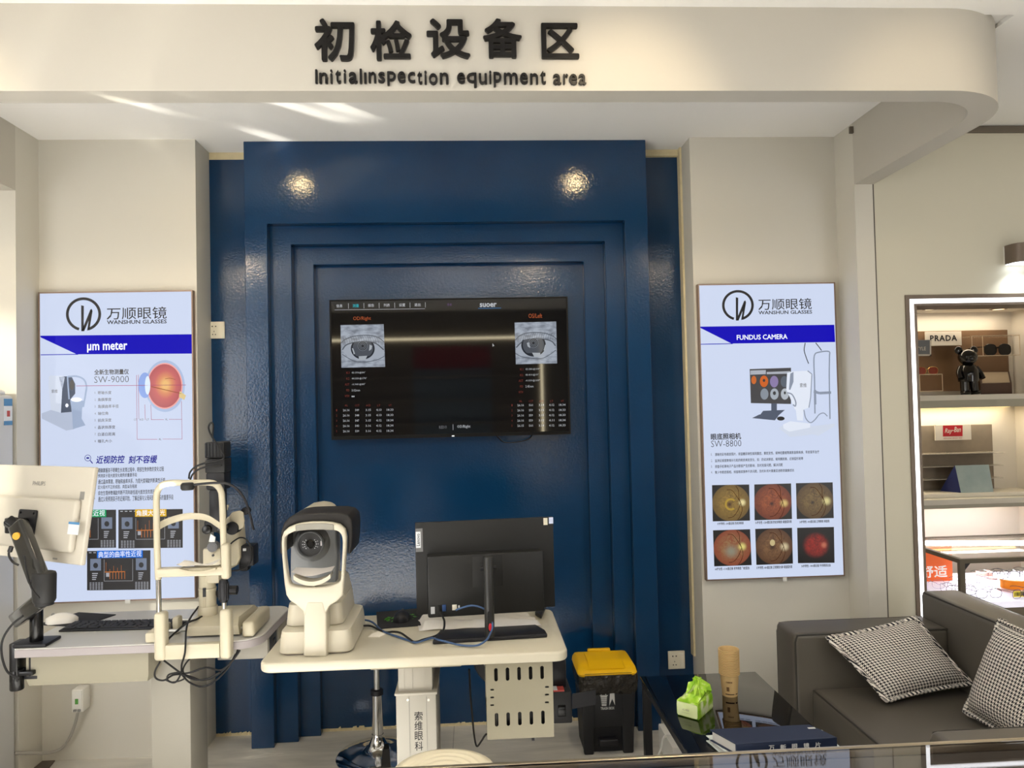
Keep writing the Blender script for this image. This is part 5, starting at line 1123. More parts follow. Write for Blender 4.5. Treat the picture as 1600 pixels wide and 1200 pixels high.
for k in range(4):
    a_ = PI/4 + PI/2*k; done('leg', MB().cyl((c[0]+.11*math.cos(a_), c[1]+.11*math.sin(a_), .44), (c[0]+.16*math.cos(a_), c[1]+.16*math.sin(a_), 0), .014), mat('stool_seat_cream', 'e2d9c0'), t)

# ------------------------------------------------------------------ waste bin
YB0, YB1 = 3.335, 3.545
def bxz(x, y): p = AY(x, y, YB0); return p.x, p.z
t = thing('waste_bin', 'black pedal waste bin with a yellow lid and black bag by the blue wall', 'waste bin', (.575, 3.45, 0))
YEL = mat('yellow_plastic', 'e9b606', .4); BINB = mat('bin_black', '1c1d20', .5)
xl, xr = bxz(911.5, 1120)[0], bxz(991, 1120)[0]; xl0, xr0 = bxz(908, 1085)[0], bxz(994, 1085)[0]; z1 = bxz(950, 1085)[1]
xb0, xb1 = bxz(913, 1168)[0], bxz(990, 1168)[0]
wl_, wr_ = bxz(928, 1168)[0], bxz(974, 1168)[0]; zr = bxz(950, 1136)[1]
done('body', MB().loft([[(xb0+.004, YB0+.03, .0), (xb1-.004, YB0+.03, 0), (xb1-.004, YB1-.02, 0), (xb0+.004, YB1-.02, 0)], [(xl0, YB0+.006, z1+.03), (xr0, YB0+.006, z1+.03), (xr0, YB1, z1+.03), (xl0, YB1, z1+.03)]]), BINB, t)
fp = [(xb0, 0), (wl_, 0), (wl_+.004, zr), (wr_-.004, zr), (wr_, 0), (xb1, 0), (xr0-.002, z1+.02), (xl0+.002, z1+.02)]
done('front_panel', MB().prism(fp, YB0, YB0+.03, 'y', bev=.006, seg=3), BINB, t)
for x in (bxz(929, 1120)[0], bxz(973, 1120)[0]): done('front_rib', MB().box(x-.002, x+.002, YB0-.002, YB0+.002, zr, z1, .001), mat('bin_black_rib', '131416', .5), t)
a, b = bxz(936, 1157), bxz(966, 1165)
done('pedal', MB().box(a[0], b[0], YB0-.01, YB0+.06, b[1], a[1]+.004, .006, 3), BLK, t)
random.seed(9)
LO = []
for f, o in ((0, -.004), (.25, .008), (.6, .012), (1, .010)):
    ring = []
    base_ = rrect(xl0-o, YB0-o, xr0+o, YB1+o*.2, .03, 8)
    for i, (x, y) in enumerate(base_): ring.append((x+random.uniform(-.003, .003), y+random.uniform(-.005, .004), z1-.012+f*(bxz(950, 1053)[1]-z1+.02)+(random.uniform(-.008, .004) if f == 0 else 0)))
    LO.append(ring)
done('bag', MB().loft(LO, caps=False), mat('bin_bag', '2b2722', .2, bump=(28, 1.0, .03)), t, smooth=50)
lx0, lx1 = bxz(902, 1045)[0], bxz(995.5, 1045)[0]; zl0 = bxz(950, 1055)[1]; 
lid = done('lid', MB().loft([[(x, y, zl0) for x, y in rrect(lx0+.006, YB0-.012, lx1-.006, YB1, .02)], [(x, y, zl0+.010) for x, y in rrect(lx0, YB0-.016, lx1, YB1+.002, .02)], [(x, y, zl0+.026) for x, y in rrect(lx0+.003, YB0+.008, lx1-.003, YB1+.001, .02)], [(x, y, zl0+.037) for x, y in rrect(lx0+.012, YB0+.05, lx1-.012, YB1, .015)], [(x, y, zl0+.041) for x, y in rrect(lx0+.02, YB0+.07, lx1-.02, YB1-.01, .012)]]), YEL, t)
done('lid_panel', MB().loft([[(x, y, zl0+.027) for x, y in rrect(lx0+.05, YB0+.004, lx1-.05, YB1-.03, .01)], [(x, y, zl0+.047) for x, y in rrect(lx0+.055, YB0+.06, lx1-.055, YB1-.035, .01)]]), YEL, lid)
done('lid_handle', MB().box(lx0+.075, lx1-.085, YB1-.03, YB1-.006, zl0+.036, zl0+.056, .005), YEL, lid)
YI = YB0-.0006; IC = mat('bin_print', 'c9c9c6', .5); mb = MB()
mb.pp([(938.5, 1088), (948.5, 1087.6), (947.5, 1103), (940.3, 1103)], YI).pring(943, 1086, 3, 4.2, YI, 16, PI, 2*PI).pp([(937.6, 1086.6), (949.6, 1086.2), (949.6, 1087.4), (937.6, 1087.8)], YI)
mb.pp([(953, 1083.5), (960, 1083), (961, 1102), (956.5, 1092), (952, 1103)], YI)
ic = done('bin_symbol', mb, IC, t)
mb = MB()
for k in range(4): mb.pstroke([(940+2.4*k, 1089), (940.8+1.9*k, 1102)], .5, YI-.0005)
for k in range(4): mb.pstroke([(939, 1090.5+3*k), (948, 1090.3+3*k)], .5, YI-.0005)
done('basket_mesh', mb, BINB, ic)
done('bin_lettering', MB().ptext('TRASH BOX', 938.5, 1105, 960, 1108.3, YI, bold=.02), IC, t)
# ------------------------------------------------------------------ black glass coffee table and what stands on it
GX0, GX1, GY0, GY1, ZG = .645, 1.115, 1.95, 3.015, .45
t = thing('coffee_table', 'low black glass coffee table with a black metal frame beside the sofa', 'coffee table', (.88, 2.5, 0))
done('glass_top', MB().box(GX0, GX1, GY0, GY1, ZG-.008, ZG, .002), mat('black_glass', '060607', .02, spec=.5, ior=1.75), t)
FM = mat('frame_black_metal', '141416', .4)
done('top_frame', MB().box(GX0+.006, GX0+.036, GY0, GY1-.006, ZG-.038, ZG-.008).box(GX1-.036, GX1-.006, GY0, GY1-.006, ZG-.038, ZG-.008).box(GX0+.036, GX1-.036, GY1-.036, GY1-.006, ZG-.038, ZG-.008).box(GX0+.036, GX1-.036, GY0+.006, GY0+.036, ZG-.038, ZG-.008), FM, t)
for x in (GX0+.006, GX1-.036):
    for y in (GY0+.006, GY1-.036): done('leg', MB().box(x, x+.03, y, y+.03, 0, ZG-.038), FM, t)
done('floor_rail', MB().box(GX0+.006, GX0+.036, GY0+.036, GY1-.036, .0, .02).box(GX1-.036, GX1-.006, GY0+.036, GY1-.036, 0, .02), FM, t)
t = thing('power_box', 'white box with a rubber foot standing on the floor under the black glass table', 'box', (.87, 3.25, 0))
done('housing', MB().box(.795, .93, 3.12, 3.36, .008, .115, .006), WPL, t)
for x in (.835, .90): done('foot', MB().cyl((x, 3.14, 0), (x, 3.14, .01), .012).cyl((x, 3.34, 0), (x, 3.34, .01), .012), RUB, t)
tag(done('white_cord', MB().tube([AY(x, y, Y) for x, y, Y in ((1048, 1148, 3.2), (1041, 1149, 3.2), (1036, 1155, 3.18), (1033, 1168, 3.16), (1028, 1182, 3.14), (1020, 1192, 3.12))], .0045, 8), WPL), 'thin white cord curling from the white box under the glass table', 'cable')

# paper cups, nested upright
c = AZ(1140.5, 1085.5, ZG)
KR = mat('kraft_paper', 'cbab76', .7); KP = mat('cup_print_brown', '6f5232', .7); KD = mat('cup_print_dark', '3b2515', .7)
def cup(label, z):
    t = thing('paper_cup', label, 'paper cup', (c.x, c.y, z), group='stacked kraft paper cups')
    done('body', MB().lathe([(0, .003), (.0265, .003), (.0268, 0), (.0275, 0), (.0338, .0785), (.0372, .0787), (.0384, .0802), (.0372, .0818), (.034, .0815), (.0262, .005), (0, .005)], (0, 0, 0), n=36), KR, t, world=False)
    return t
cups = [cup('bottom kraft paper cup of the stack, standing on the black glass table', ZG)]
p = cups[0]
def wrap(w, h, a0, z0, bm=None, body=None, bold=0.0):
    t_ = MB()
    if body:
        t_.text(body, bold, 0, 2, (0, 0, w, h))
    else: t_.grid([[Vector((w*i/8, h*j, 0)) for i in range(9)] for j in (0, 1)])
    for v in t_.bm.verts:
        z = z0 + v.co.y; r = .0275 + .007*z/.0785 + .0004; a = a0 + v.co.x/r
        v.co = Vector((r*math.cos(a), r*math.sin(a), z))
    return t_
done('cup_lettering', wrap(.024, .006, -PI/2-.75, .053, body='万顺眼镜', bold=.03), KP, p, world=False)
done('cup_mark', wrap(.010, .016, -PI/2-.7, .022), KP, p, world=False)
done('cup_band', wrap(.034, .0035, -PI/2-.9, .009), KD, p, world=False); done('cup_band', wrap(.012, .0035, -PI/2+.45, .009), KD, p, world=False)
NC = 15
for k in range(1, NC):
    o = cups[0].copy(); COL.objects.link(o); o.location = (c.x, c.y, ZG + .0063*k)
    o['label'] = 'topmost kraft paper cup, open at the top of the nested stack' if k == NC-1 else 'kraft paper cup nested in the middle of the stack, only its rim showing'
    for ch in cups[0].children:
        if ch.name.startswith('body'): d = ch.copy(); COL.objects.link(d); d.parent = o

# tissue pack
P0, P1, P2 = AZ(1057, 1117, ZG), AZ(1092, 1126.5, ZG), AZ(1115, 1106, ZG)
P3 = P0 + (P2 - P1)*1.0
t = thing('tissue_pack', 'crumpled lime green tissue pack lying on the black glass table', 'tissue pack', tuple((P0+P2)/2))
e1, e2 = (P1-P0), (P2-P1); 
def tissue_m():
    m = mat('tissue_pack_film', 'a8cf3a', .35); nt = m.node_tree; b = nt.nodes['Principled BSDF']
    tc = nt.nodes.new('ShaderNodeTexCoord'); n = nt.nodes.new('ShaderNodeTexNoise'); n.inputs['Scale'].default_value = 22; n.inputs['Detail'].default_value = 3
    cr = nt.nodes.new('ShaderNodeValToRGB'); el = cr.color_ramp.elements; el[0].position = .38; el[0].color = lin('7fb51e'); el[1].position = .62; el[1].color = lin('e2ecbd'); k = el.new(.5); k.color = lin('a9d23c')
    nt.links.new(tc.outputs['Object'], n.inputs[0]); nt.links.new(n.outputs[0], cr.inputs[0]); nt.links.new(cr.outputs[0], b.inputs['Base Color']); return m
random.seed(21)
hts = [0, .02, .045, .056]
def ringat(z, s, jit=0.0, cx=0, cy=0):
    out_ = []
    for i in range(24):
        a_ = 2*PI*i/24; q = max(abs(math.cos(a_)), abs(math.sin(a_))); u, v = .5+.5*math.cos(a_)/q*.97, .5+.5*math.sin(a_)/q*.97
        u, v = .5+(u-.5)*s+cx, .5+(v-.5)*s+cy; p_ = P0 + e1*u + e2*v; out_.append(Vector((p_.x+random.uniform(-jit, jit), p_.y+random.uniform(-jit, jit), ZG+z+random.uniform(-jit, jit))))
    return out_
done('pack_body', MB().loft([ringat(0, .95), ringat(.006, 1.0), ringat(.04, 1.0), ringat(.052, .96, .002), ringat(.058, .8, .004)]), tissue_m(), t, smooth=40)
done('pack_top', MB().loft([ringat(.054, .86, .003), ringat(.068, .7, .008, .08, .1), ringat(.085, .5, .012, .02, .25), ringat(.098, .32, .009, -.08, .30), ringat(.104, .12, .004, -.15, .3)]), tissue_m(), t, smooth=25)
m_ = Matrix.Translation(P0 + Vector((0, 0, .004)) - e1.cross(Vector((0, 0, 1))).normalized()*-.0006) @ Matrix((e1.normalized(), Vector((0, 0, 1)), e1.normalized().cross(Vector((0, 0, 1))))).transposed().to_4x4()
L1 = e1.length
fo = done('front_panel', MB().plate(rrect(.004, .0, L1-.004, .046, .006), [], .002, m_), mat('pack_front_pale', 'dfe3bf', .4, var=(18, 'bcd070')), t)
m2_ = m_ @ Matrix.Translation((0, 0, .0014))
done('front_print', MB().text('心相', fit=(L1*.28, .019, L1*.58, .026), M=m2_).plate(rrect(L1*.25, .012, L1*.62, .0125, .0001), [], .0003, m2_), mat('mid_grey_plastic', '8a8884'), fo)

# books
def slab(name, label, c4, z0, z1, cover, pages, cat='book', hard=.004, grp=None):
    """c4: corners front-left, front-right, back-right, back-left; the spine faces the front"""
    t = thing(name, label, cat, ((c4[0][0]+c4[2][0])/2, (c4[0][1]+c4[2][1])/2, z0), group=grp)
    def at(u, v): return (c4[0][0]*(1-u)*(1-v)+c4[1][0]*u*(1-v)+c4[2][0]*u*v+c4[3][0]*(1-u)*v, c4[0][1]*(1-u)*(1-v)+c4[1][1]*u*(1-v)+c4[2][1]*u*v+c4[3][1]*(1-u)*v)
    q = lambda u0, u1, v0, v1: [at(u0, v0), at(u1, v0), at(u1, v1), at(u0, v1)]
    done('back_cover', MB().prism(q(0, 1, 0, 1), z0, z0+hard, 'z', bev=.001, seg=1), cover, t)
    done('front_cover', MB().prism(q(0, 1, 0, 1), z1-hard, z1, 'z', bev=.001, seg=1), cover, t)
    done('spine', MB().prism(q(0, 1, 0, .05), z0+hard*.5, z1-hard*.5, 'z', bev=.001, seg=1), cover, t)
    done('page_block', MB().prism(q(.02, .98, .05, .97), z0+hard, z1-hard, 'z'), pages, t)
    return t
PAGE = mat('book_page', 'c9c6c0', .8)
BA = [(.760, 2.262), (1.112, 2.290), (1.112, 2.425), (.728, 2.425)]
t = slab('book', 'thin white and teal paperback lying under the navy album', BA, ZG, ZG+.019, mat('cover_white_teal', 'd6dcd6', .4), PAGE, hard=.003)
a0 = Vector((BA[0][0], BA[0][1], 0)); a1 = Vector((BA[1][0], BA[1][1], 0)); ex = (a1-a0).normalized()
def spine_m(a0, a1, z, off=.0007):
    ex = (a1-a0).normalized(); nn = ex.cross(Vector((0, 0, 1))); return Matrix.Translation(Vector((a0.x, a0.y, z)) + nn*off) @ Matrix((ex, Vector((0, 0, 1)), nn)).transposed().to_4x4()
done('spine_print', MB().text('WANSHUN GLASSES', bold=.02, fit=(.20, .007, .31, .012), M=spine_m(a0, a1, ZG)), PNAVY, t)
BB = [(.776, 2.274), (1.094, 2.286), (1.052, 2.385), (.728, 2.383)]
t = slab('album', 'thick navy blue album with silver spine characters on the black glass table', BB, ZG+.0195, ZG+.056, mat('navy_cloth', '1c2740', .55), PAGE, 'album')
b0 = Vector((BB[0][0], BB[0][1], 0)); b1 = Vector((BB[1][0], BB[1][1], 0)); mb = MB(); mS = spine_m(b0, b1, ZG+.0195); LB = (b1-b0).length
for k, ch in enumerate('万新眼镜片'): mb.text(ch, bold=.02, fit=(LB*(.315+.115*k), .011, LB*(.315+.115*k)+.018, .026), M=mS)
SIL = mat('silver_foil', 'd8d8d4', .4)
done('spine_lettering', mb, SIL, t)
done('cover_mark', MB().box(1.035, 1.058, 2.352, 2.362, ZG+.0555, ZG+.0566), SIL, t)

# ------------------------------------------------------------------ sofa and cushions
SOFA = mat('sofa_leather', '57524a', .42, bump=(240, .12, .001), spec=.45); PIP = mat('sofa_piping', '37342e', .5)
t = thing('sofa', 'dark grey-brown leather sofa with boxy arms at the right', 'sofa', (1.6, 2.5, 0))
SX0, SX1, SY0, SY1 = 1.262, 2.03, 1.86, 3.115
def softbox(x0, x1, y0, y1, z0, z1, bev, crown=(0, 0, 0)):
    tmp = bmesh.new(); bmesh.ops.create_cube(tmp, size=1.0)
    for v in tmp.verts: v.co = Vector((x0+(x1-x0)*(v.co.x+.5), y0+(y1-y0)*(v.co.y+.5), z0+(z1-z0)*(v.co.z+.5)))
    bmesh.ops.bevel(tmp, geom=list(tmp.edges), offset=bev, segments=4, profile=.5, affect='EDGES')
    mb = MB(); mb._add(tmp); return mb
def piped(name, x0, x1, y0, y1, z0, z1, loops):
    o = done(name, softbox(x0, x1, y0, y1, z0, z1, .022), SOFA, t)
    for L in loops: done('piping', MB().tube(L, .0042, 8, 1), PIP, o)
    return o
e = .006
for nm, y0, y1 in (('arm', SY1-.185, SY1), ('arm', SY0, SY0+.20)):
    piped(nm, SX0-.02, 1.875, y0, y1, .06, .62, [[(1.87, y0+e, .62-e), (SX0+.03, y0+e, .62-e), (SX0-.004, y0+e, .612), (SX0-.014, y0+e, .585), (SX0-.014, y0+e, .3), (SX0-.014, y0+e, .07)], [(SX0-.014, y1-e, .07), (SX0-.014, y1-e, .58), (SX0-.004, y1-e, .612), (SX0+.03, y1-e, .614), (1.87, y1-e, .614)]])
piped('backrest', 1.868, SX1, SY0, SY1, .06, .725, [[(1.874, SY0+.02, .719), (1.874, 2.5, .719), (1.874, SY1-.02, .719)], [(SX1-.006, SY0+.02, .719), (SX1-.006, 2.5, .719), (SX1-.006, SY1-.02, .719)]])
piped('seat', SX0+.045, 1.88, SY0+.195, SY1-.18, .10, .405, [[(SX0+.051, SY0+.2, .399), (SX0+.051, 2.5, .399), (SX0+.051, SY1-.19, .399)]])
for x in (SX0+.06, SX1-.08):
    for y in (SY0+.07, SY1-.07): done('foot', MB().cyl((x, y, 0), (x, y, .065), .022), BLK, t)
def houndstooth():
    m = mat('houndstooth_cloth', 'e4ddd3', .85); nt = m.node_tree; b = nt.nodes['Principled BSDF']; N = nt.nodes.new; L = nt.links.new
    uv = N('ShaderNodeUVMap'); sp = N('ShaderNodeSeparateXYZ'); L(uv.outputs[0], sp.inputs[0])
    def mth(op, a, bb=None):
        x = N('ShaderNodeMath'); x.operation = op
        for i, v in enumerate((a, bb)):
            if v is None: continue
            if isinstance(v, (int, float)): x.inputs[i].default_value = v
            else: L(v, x.inputs[i])
        return x.outputs[0]
    X = mth('FLOOR', mth('MULTIPLY', sp.outputs[0], 224)); Y = mth('FLOOR', mth('MULTIPLY', sp.outputs[1], 224))
    warp = mth('LESS_THAN', mth('FLOORED_MODULO', X, 8), 4); weft = mth('LESS_THAN', mth('FLOORED_MODULO', Y, 8), 4)
    top = mth('LESS_THAN', mth('FLOORED_MODULO', mth('ADD', X, Y), 4), 2)
    c_ = mth('ADD', mth('MULTIPLY', top, warp), mth('MULTIPLY', mth('SUBTRACT', 1, top), weft))
    mx = N('ShaderNodeMix'); mx.data_type = 'RGBA'; L(c_, mx.inputs[0]); mx.inputs[6].default_value = lin('e4ddd3'); mx.inputs[7].default_value = lin('16131a')
    L(mx.outputs[2], b.inputs['Base Color']); return m
HT = houndstooth()
def cushion(label, A, B, C, D, puff, n=22):
    """A top-left, B top-right, C bottom-right, D bottom-left; puff is the bulge to the front and back"""
    A, B, C, D = map(Vector, (A, B, C, D)); nn = (D-A).cross(B-A).normalized()*-1
    if nn.z < 0: nn = -nn
    t = thing('cushion', label, 'cushion', tuple((C+D)/2))
    for side, nm in ((1, 'cover_front'), (-1, 'cover_back')):
        bm = bmesh.new(); uvl = bm.loops.layers.uv.new('UVMap'); V = {}
        for i in range(n+1):
            for j in range(n+1):
                u, v = i/n, j/n; U, W_ = 2*u-1, 2*v-1
                pin = .045; uu = u + pin*(1-W_*W_)*(-U)*.9*.5*abs(U); vv = v + pin*(1-U*U)*(-W_)*.5*abs(W_)
                p_ = A.lerp(B, uu).lerp(D.lerp(C, uu), vv); h = max(0, (1-U**4)*(1-W_**4))**.75
                V[i, j] = (bm.verts.new(p_ + nn*side*puff*h*(1 if side > 0 else .7)), (u, v))
        for i in range(n):
            for j in range(n):
                ks = [(i, j), (i+1, j), (i+1, j+1), (i, j+1)]; f = bm.faces.new([V[k][0] for k in ks])
                for l, k in zip(f.loops, ks): l[uvl].uv = V[k][1]
        mb = MB(); mb.bm.free(); mb.bm = bm
        done(nm, mb, HT, t, smooth=60)
    ring = []
    for a_, b_ in ((A, B), (B, C), (C, D), (D, A)):
        for k in range(8):
            u = k/8; cen_ = (A+B+C+D)/4; p_ = a_.lerp(b_, u); ring.append(p_ + (p_-cen_)*.025 - (p_-cen_)*.09*(1-(2*u-1)**2)*.5)
    mb = MB().tube(ring, .0085, 8, 2, closed=True); bm = mb.bm; uvl = bm.loops.layers.uv.verify()
    for f in bm.faces:
        for l in f.loops: l[uvl].uv = ((l.vert.co.x*.7+l.vert.co.y)*2.4, (l.vert.co.z+l.vert.co.x*.7)*2.4)
    done('welt', mb, HT, t, smooth=60)
    return t
cushion('black and white houndstooth cushion lying slanted against the far arm of the sofa', (1.362, 2.885, .612), (1.71, 2.885, .675), (1.862, 2.80, .452), (1.50, 2.735, .430), .055)
cushion('black and white houndstooth cushion leaning on the sofa back, cut by the right edge', (1.838, 2.585, .745), (1.838, 2.20, .745), (1.715, 2.20, .432), (1.715, 2.605, .432), .07)

# ------------------------------------------------------------------ front glass counter
CH = mat('champagne_metal', 'c2b49a', .28, .9)
GL = mat('counter_glass', 'ffffff', .0, spec=.5, trans=1.0, ior=1.5)
t = thing('glass_counter', 'glass display counter with a champagne metal rim in the bottom right foreground', 'display counter', (.65, 1.0, 0))
KX0, KX1, KY0, KY1, ZK = -.35, 1.75, .70, 1.336, .925
done('glass_top', MB().box(KX0+.012, KX1-.012, KY0+.012, KY1-.012, ZK-.008, ZK-.0005), GL, t)
done('metal_rim', MB().box(KX0, KX1, KY1-.012, KY1, ZK-.022, ZK, .002).box(KX0, KX1, KY0, KY0+.012, ZK-.022, ZK, .002).box(KX0, KX0+.012, KY0+.012, KY1-.012, ZK-.022, ZK).box(KX1-.012, KX1, KY0+.012, KY1-.012, ZK-.022, ZK), CH, t)
done('display_tray', MB().box(KX0+.012, KX1-.012, KY0+.012, KY1-.014, .72, .735), mat('tray_lilac_white', 'cfcbd8', .5), t)
done('cabinet', MB().box(KX0, KX1, KY0, KY1, 0, .72), mat('counter_cabinet', '7a7064', .5), t)
done('rear_panel', MB().box(KX0+.012, KX1-.012, KY1-.014, KY1-.010, .735, ZK-.022), mat('counter_back_panel', 'a49c92', .5), t)
for x in (KX0, KX1-.012): done('corner_post', MB().box(x, x+.012, KY1-.012, KY1, .72, ZK-.022), CH, t)
a = AZ(1576, 1176, .86)
tag(done('display_card', MB().box(1.0, 1.16, 1.15, 1.16, .736, .90).box(1.005, 1.155, 1.1485, 1.15, .741, .895), [mat('card_grey', '8e8d8a', .5)]), 'grey card standing inside the glass counter at the bottom right corner', 'card')
# ------------------------------------------------------------------ portal light frame, wall lamp
t = thing('led_portal_frame', 'white glowing LED strip in a bronze frame around the shop niche', 'light frame', (PX0, YF, 0))
BZ = mat('bronze_frame', '6e6155', .4, .3)
def portal(w0, w1, y0, y1):
    x0, x1, z1 = PX0+w0, PX1-w0, PZ-w0
    return MB().prism([(x0, 0), (x0, z1), (x1, z1), (x1, 0), (PX1-w1, 0), (PX1-w1, PZ-w1), (PX0+w1, PZ-w1), (PX0+w1, 0)], y0, y1, 'y')
done('outer_frame', portal(0, .0185, YF-.008, YF+.15), BZ, t)
done('led_strip', portal(.0186, .0395, YF-.004, YF+.05), glow('led_white', 'fdfcff', 3.2), t)
done('inner_frame', portal(.0396, .051, YF-.008, YF+.15), BZ, t)
LX0, LX1 = AY(1583.5, 394, YF-.07).x, AY(1583.5, 394, YF-.07).x + .11
za, zb = AY(1590, 378, YF-.1).z, AY(1590, 408, YF-.1).z
t = thing('wall_lamp', 'bronze half-round wall lamp shining down above the niche', 'wall lamp', ((LX0+LX1)/2, YF, zb))
half = [(LX0, YF-.012), (LX0, YF-.055)] + [((LX0+LX1)/2 - (LX1-LX0)/2*math.cos(a_), YF-.055-.045*math.sin(a_)) for a_ in [PI*k/10 for k in range(1, 10)]] + [(LX1, YF-.055), (LX1, YF-.012)]
done('shade', MB().prism(half, zb, za, 'z', bev=.001, seg=1), BZ, t)
done('back_plate', MB().box(LX0+.004, LX1-.004, YF-.012, YF, zb+.002, za-.002), mat('white_plastic', 'e8e6e0'), t)
done('diffuser', MB().prism([(x*.92+(LX0+LX1)/2*.08, y) for x, y in half], zb-.003, zb, 'z'), glow('lamp_cool', 'eaf4ff', 6.0), t)
light('wall_lamp_light', 'SPOT', ((LX0+LX1)/2, YF-.05, zb-.006), 5, (.92, .97, 1), ((LX0+LX1)/2, YF-.03, 0), spot=2.2, blend=.6, radius=.03)

# ------------------------------------------------------------------ niche shelves
NX0, NX1 = 1.95, 3.345; YSF = 4.2
SH = mat('shelf_white', 'ded9cc', .45); SHE = mat('shelf_edge_grey', 'a9a595', .5)
def zat(px, py, Y): return AY(px, py, Y).z
z1t, z1b = zat(1500, 617, YSF), zat(1500, 637, YSF); z2t, z2b = zat(1500, 780, YSF), zat(1500, 794, YSF)
for lab, zt_, zb_ in (('upper white display shelf in the niche carrying the black bear figurine', z1t, z1b), ('lower white display shelf in the niche carrying the teal tent card', z2t, z2b)):
    t = thing('display_shelf', lab, 'shelf', (2.6, NB, zb_))
    done('board', MB().box(NX0, NX1, YSF, NB, zb_, zt_, .002), SH, t)
    done('front_edge', MB().box(NX0, NX1, YSF-.004, YSF, zb_, zt_-.03), SHE, t)
    done('led_strip', MB().box(NX0+.05, NX1-.05, NB-.03, NB-.012, zb_-.006, zb_), glow('led_warm', 'ffdc9a', 4.0), t)
light('shelf_led_light', 'AREA', (2.75, 4.42, z1b-.012), 2.2, (1, .84, .60), (2.75, 4.46, 0), 1.0, .05)
light('niche_led_light', 'AREA', (2.75, 4.40, 2.035), 2.2, (1, .84, .62), (2.75, 4.42, 0), 1.0, .06)
light('lower_shelf_light', 'AREA', (2.75, 4.35, z2b-.012), 2.0, (1, .95, .93), (2.75, 4.38, 0), 1.0, .06)
tag(done('shelf_platform', MB().box(NX0+.4, NX1-.05, 4.26, 4.44, z2t, z2t+.025, .003), SH), 'flat cream platform lying along the lower display shelf', 'platform')
for px_, lab in ((1455, 'left of the two round niche ceiling downlights'), (1560, 'right of the two round niche ceiling downlights')):
    p = AZ(px_, 482.5, 2.05); t = thing('niche_downlight', lab, 'ceiling light', (p.x, p.y, 2.05))
    done('rim', MB().lathe([(.032, 0), (.034, -.005), (.046, -.004), (.047, 0)], (p.x, p.y, 2.05)), mat('rim_tan', 'a08c74', .5), t)
    done('lens', MB().cyl((p.x, p.y, 2.046), (p.x, p.y, 2.05), .032), glow('niche_lens', 'ffe9c0', 2.0), t)
def panel(name, lab, x0, y0, x1, y1, Y, m, cat, d=.012):
    a, b = AY(x0, y0, Y), AY(x1, y1, Y); mb = MB().box(a.x, b.x, Y, Y+d, b.z, a.z, .0015, 1)
    return tag(done(name, mb, m), lab, cat)
YBP = 4.47
panel('felt_board', 'brown felt display board behind the black bear on the upper shelf', 1418, 518, 1578, 609, YBP, mat('felt_brown', '7d6249', .9, var=(14, '6d543e')), 'backdrop board', .028)
panel('stone_board', 'grey stone-look display board on the lower niche shelf', 1420, 666, 1554, 766, YBP, mat('felt_grey', '8b8072', .9, var=(24, '7b7164')), 'backdrop board', .028)
def sign(lab, x0, y0, x1, y1, Y, m, prints):
    a, b = AY(x0, y0, Y), AY(x1, y1, Y); t = thing('shelf_sign', lab, 'sign', ((a.x+b.x)/2, Y, b.z))
    done('board', MB().box(a.x, b.x, Y, Y+.01, b.z, a.z, .001, 1), m, t)
    for nm, mb, mm in prints: done(nm, mb, mm, t)
SW_ = mat('sign_white', 'd9d3c8', .5)
sign('white shelf sign reading PRADA above the black bear', 1446, 518.5, 1503, 539.5, 4.44, SW_, [('lettering', MB().ptext('PRADA', 1453, 524, 1495.5, 532.5, 4.4392, bold=.03, space=1.15), PK)])
sign('grey shelf sign reading STYLE at the left edge of the niche', 1424, 531.5, 1455, 556, 4.36, mat('sign_slate', '73777d', .5), [('border', MB().pp([(1452.8, 531.5), (1455, 531.5), (1455, 556), (1452.8, 556)], 4.359).pp([(1424, 553.5), (1455, 553.5), (1455, 556), (1424, 556)], 4.359), SW_), ('lettering', MB().ptext('STYLE', 1429, 542, 1446.8, 547.5, 4.359, bold=.02), SW_)])
yr = 4.44
sign('white shelf sign with a red Ray-Ban logo on the lower shelf', 1461, 664, 1518, 687, yr, SW_, [('red_field', MB().pp([(1473.3, 664.8), (1504, 664.3), (1504, 681.6), (1473.3, 682)], yr-.0006), mat('sign_red', 'b01524', .5)),
     ('lettering', MB().ptext('Ray', 1476, 669.5, 1488.5, 678.5, yr-.0012, bold=.012, shear=.3).ptext('Ban', 1490.5, 667, 1501.5, 675, yr-.0012, bold=.012, shear=.3).pstroke([(1487.5, 673), (1491, 672.4)], .9, yr-.0012), SW_),
     ('small_print', MB().ptext('GENUINE SINCE 1937', 1474, 684, 1503.5, 685.4, yr-.0006), mat('sign_red', 'b01524'))])
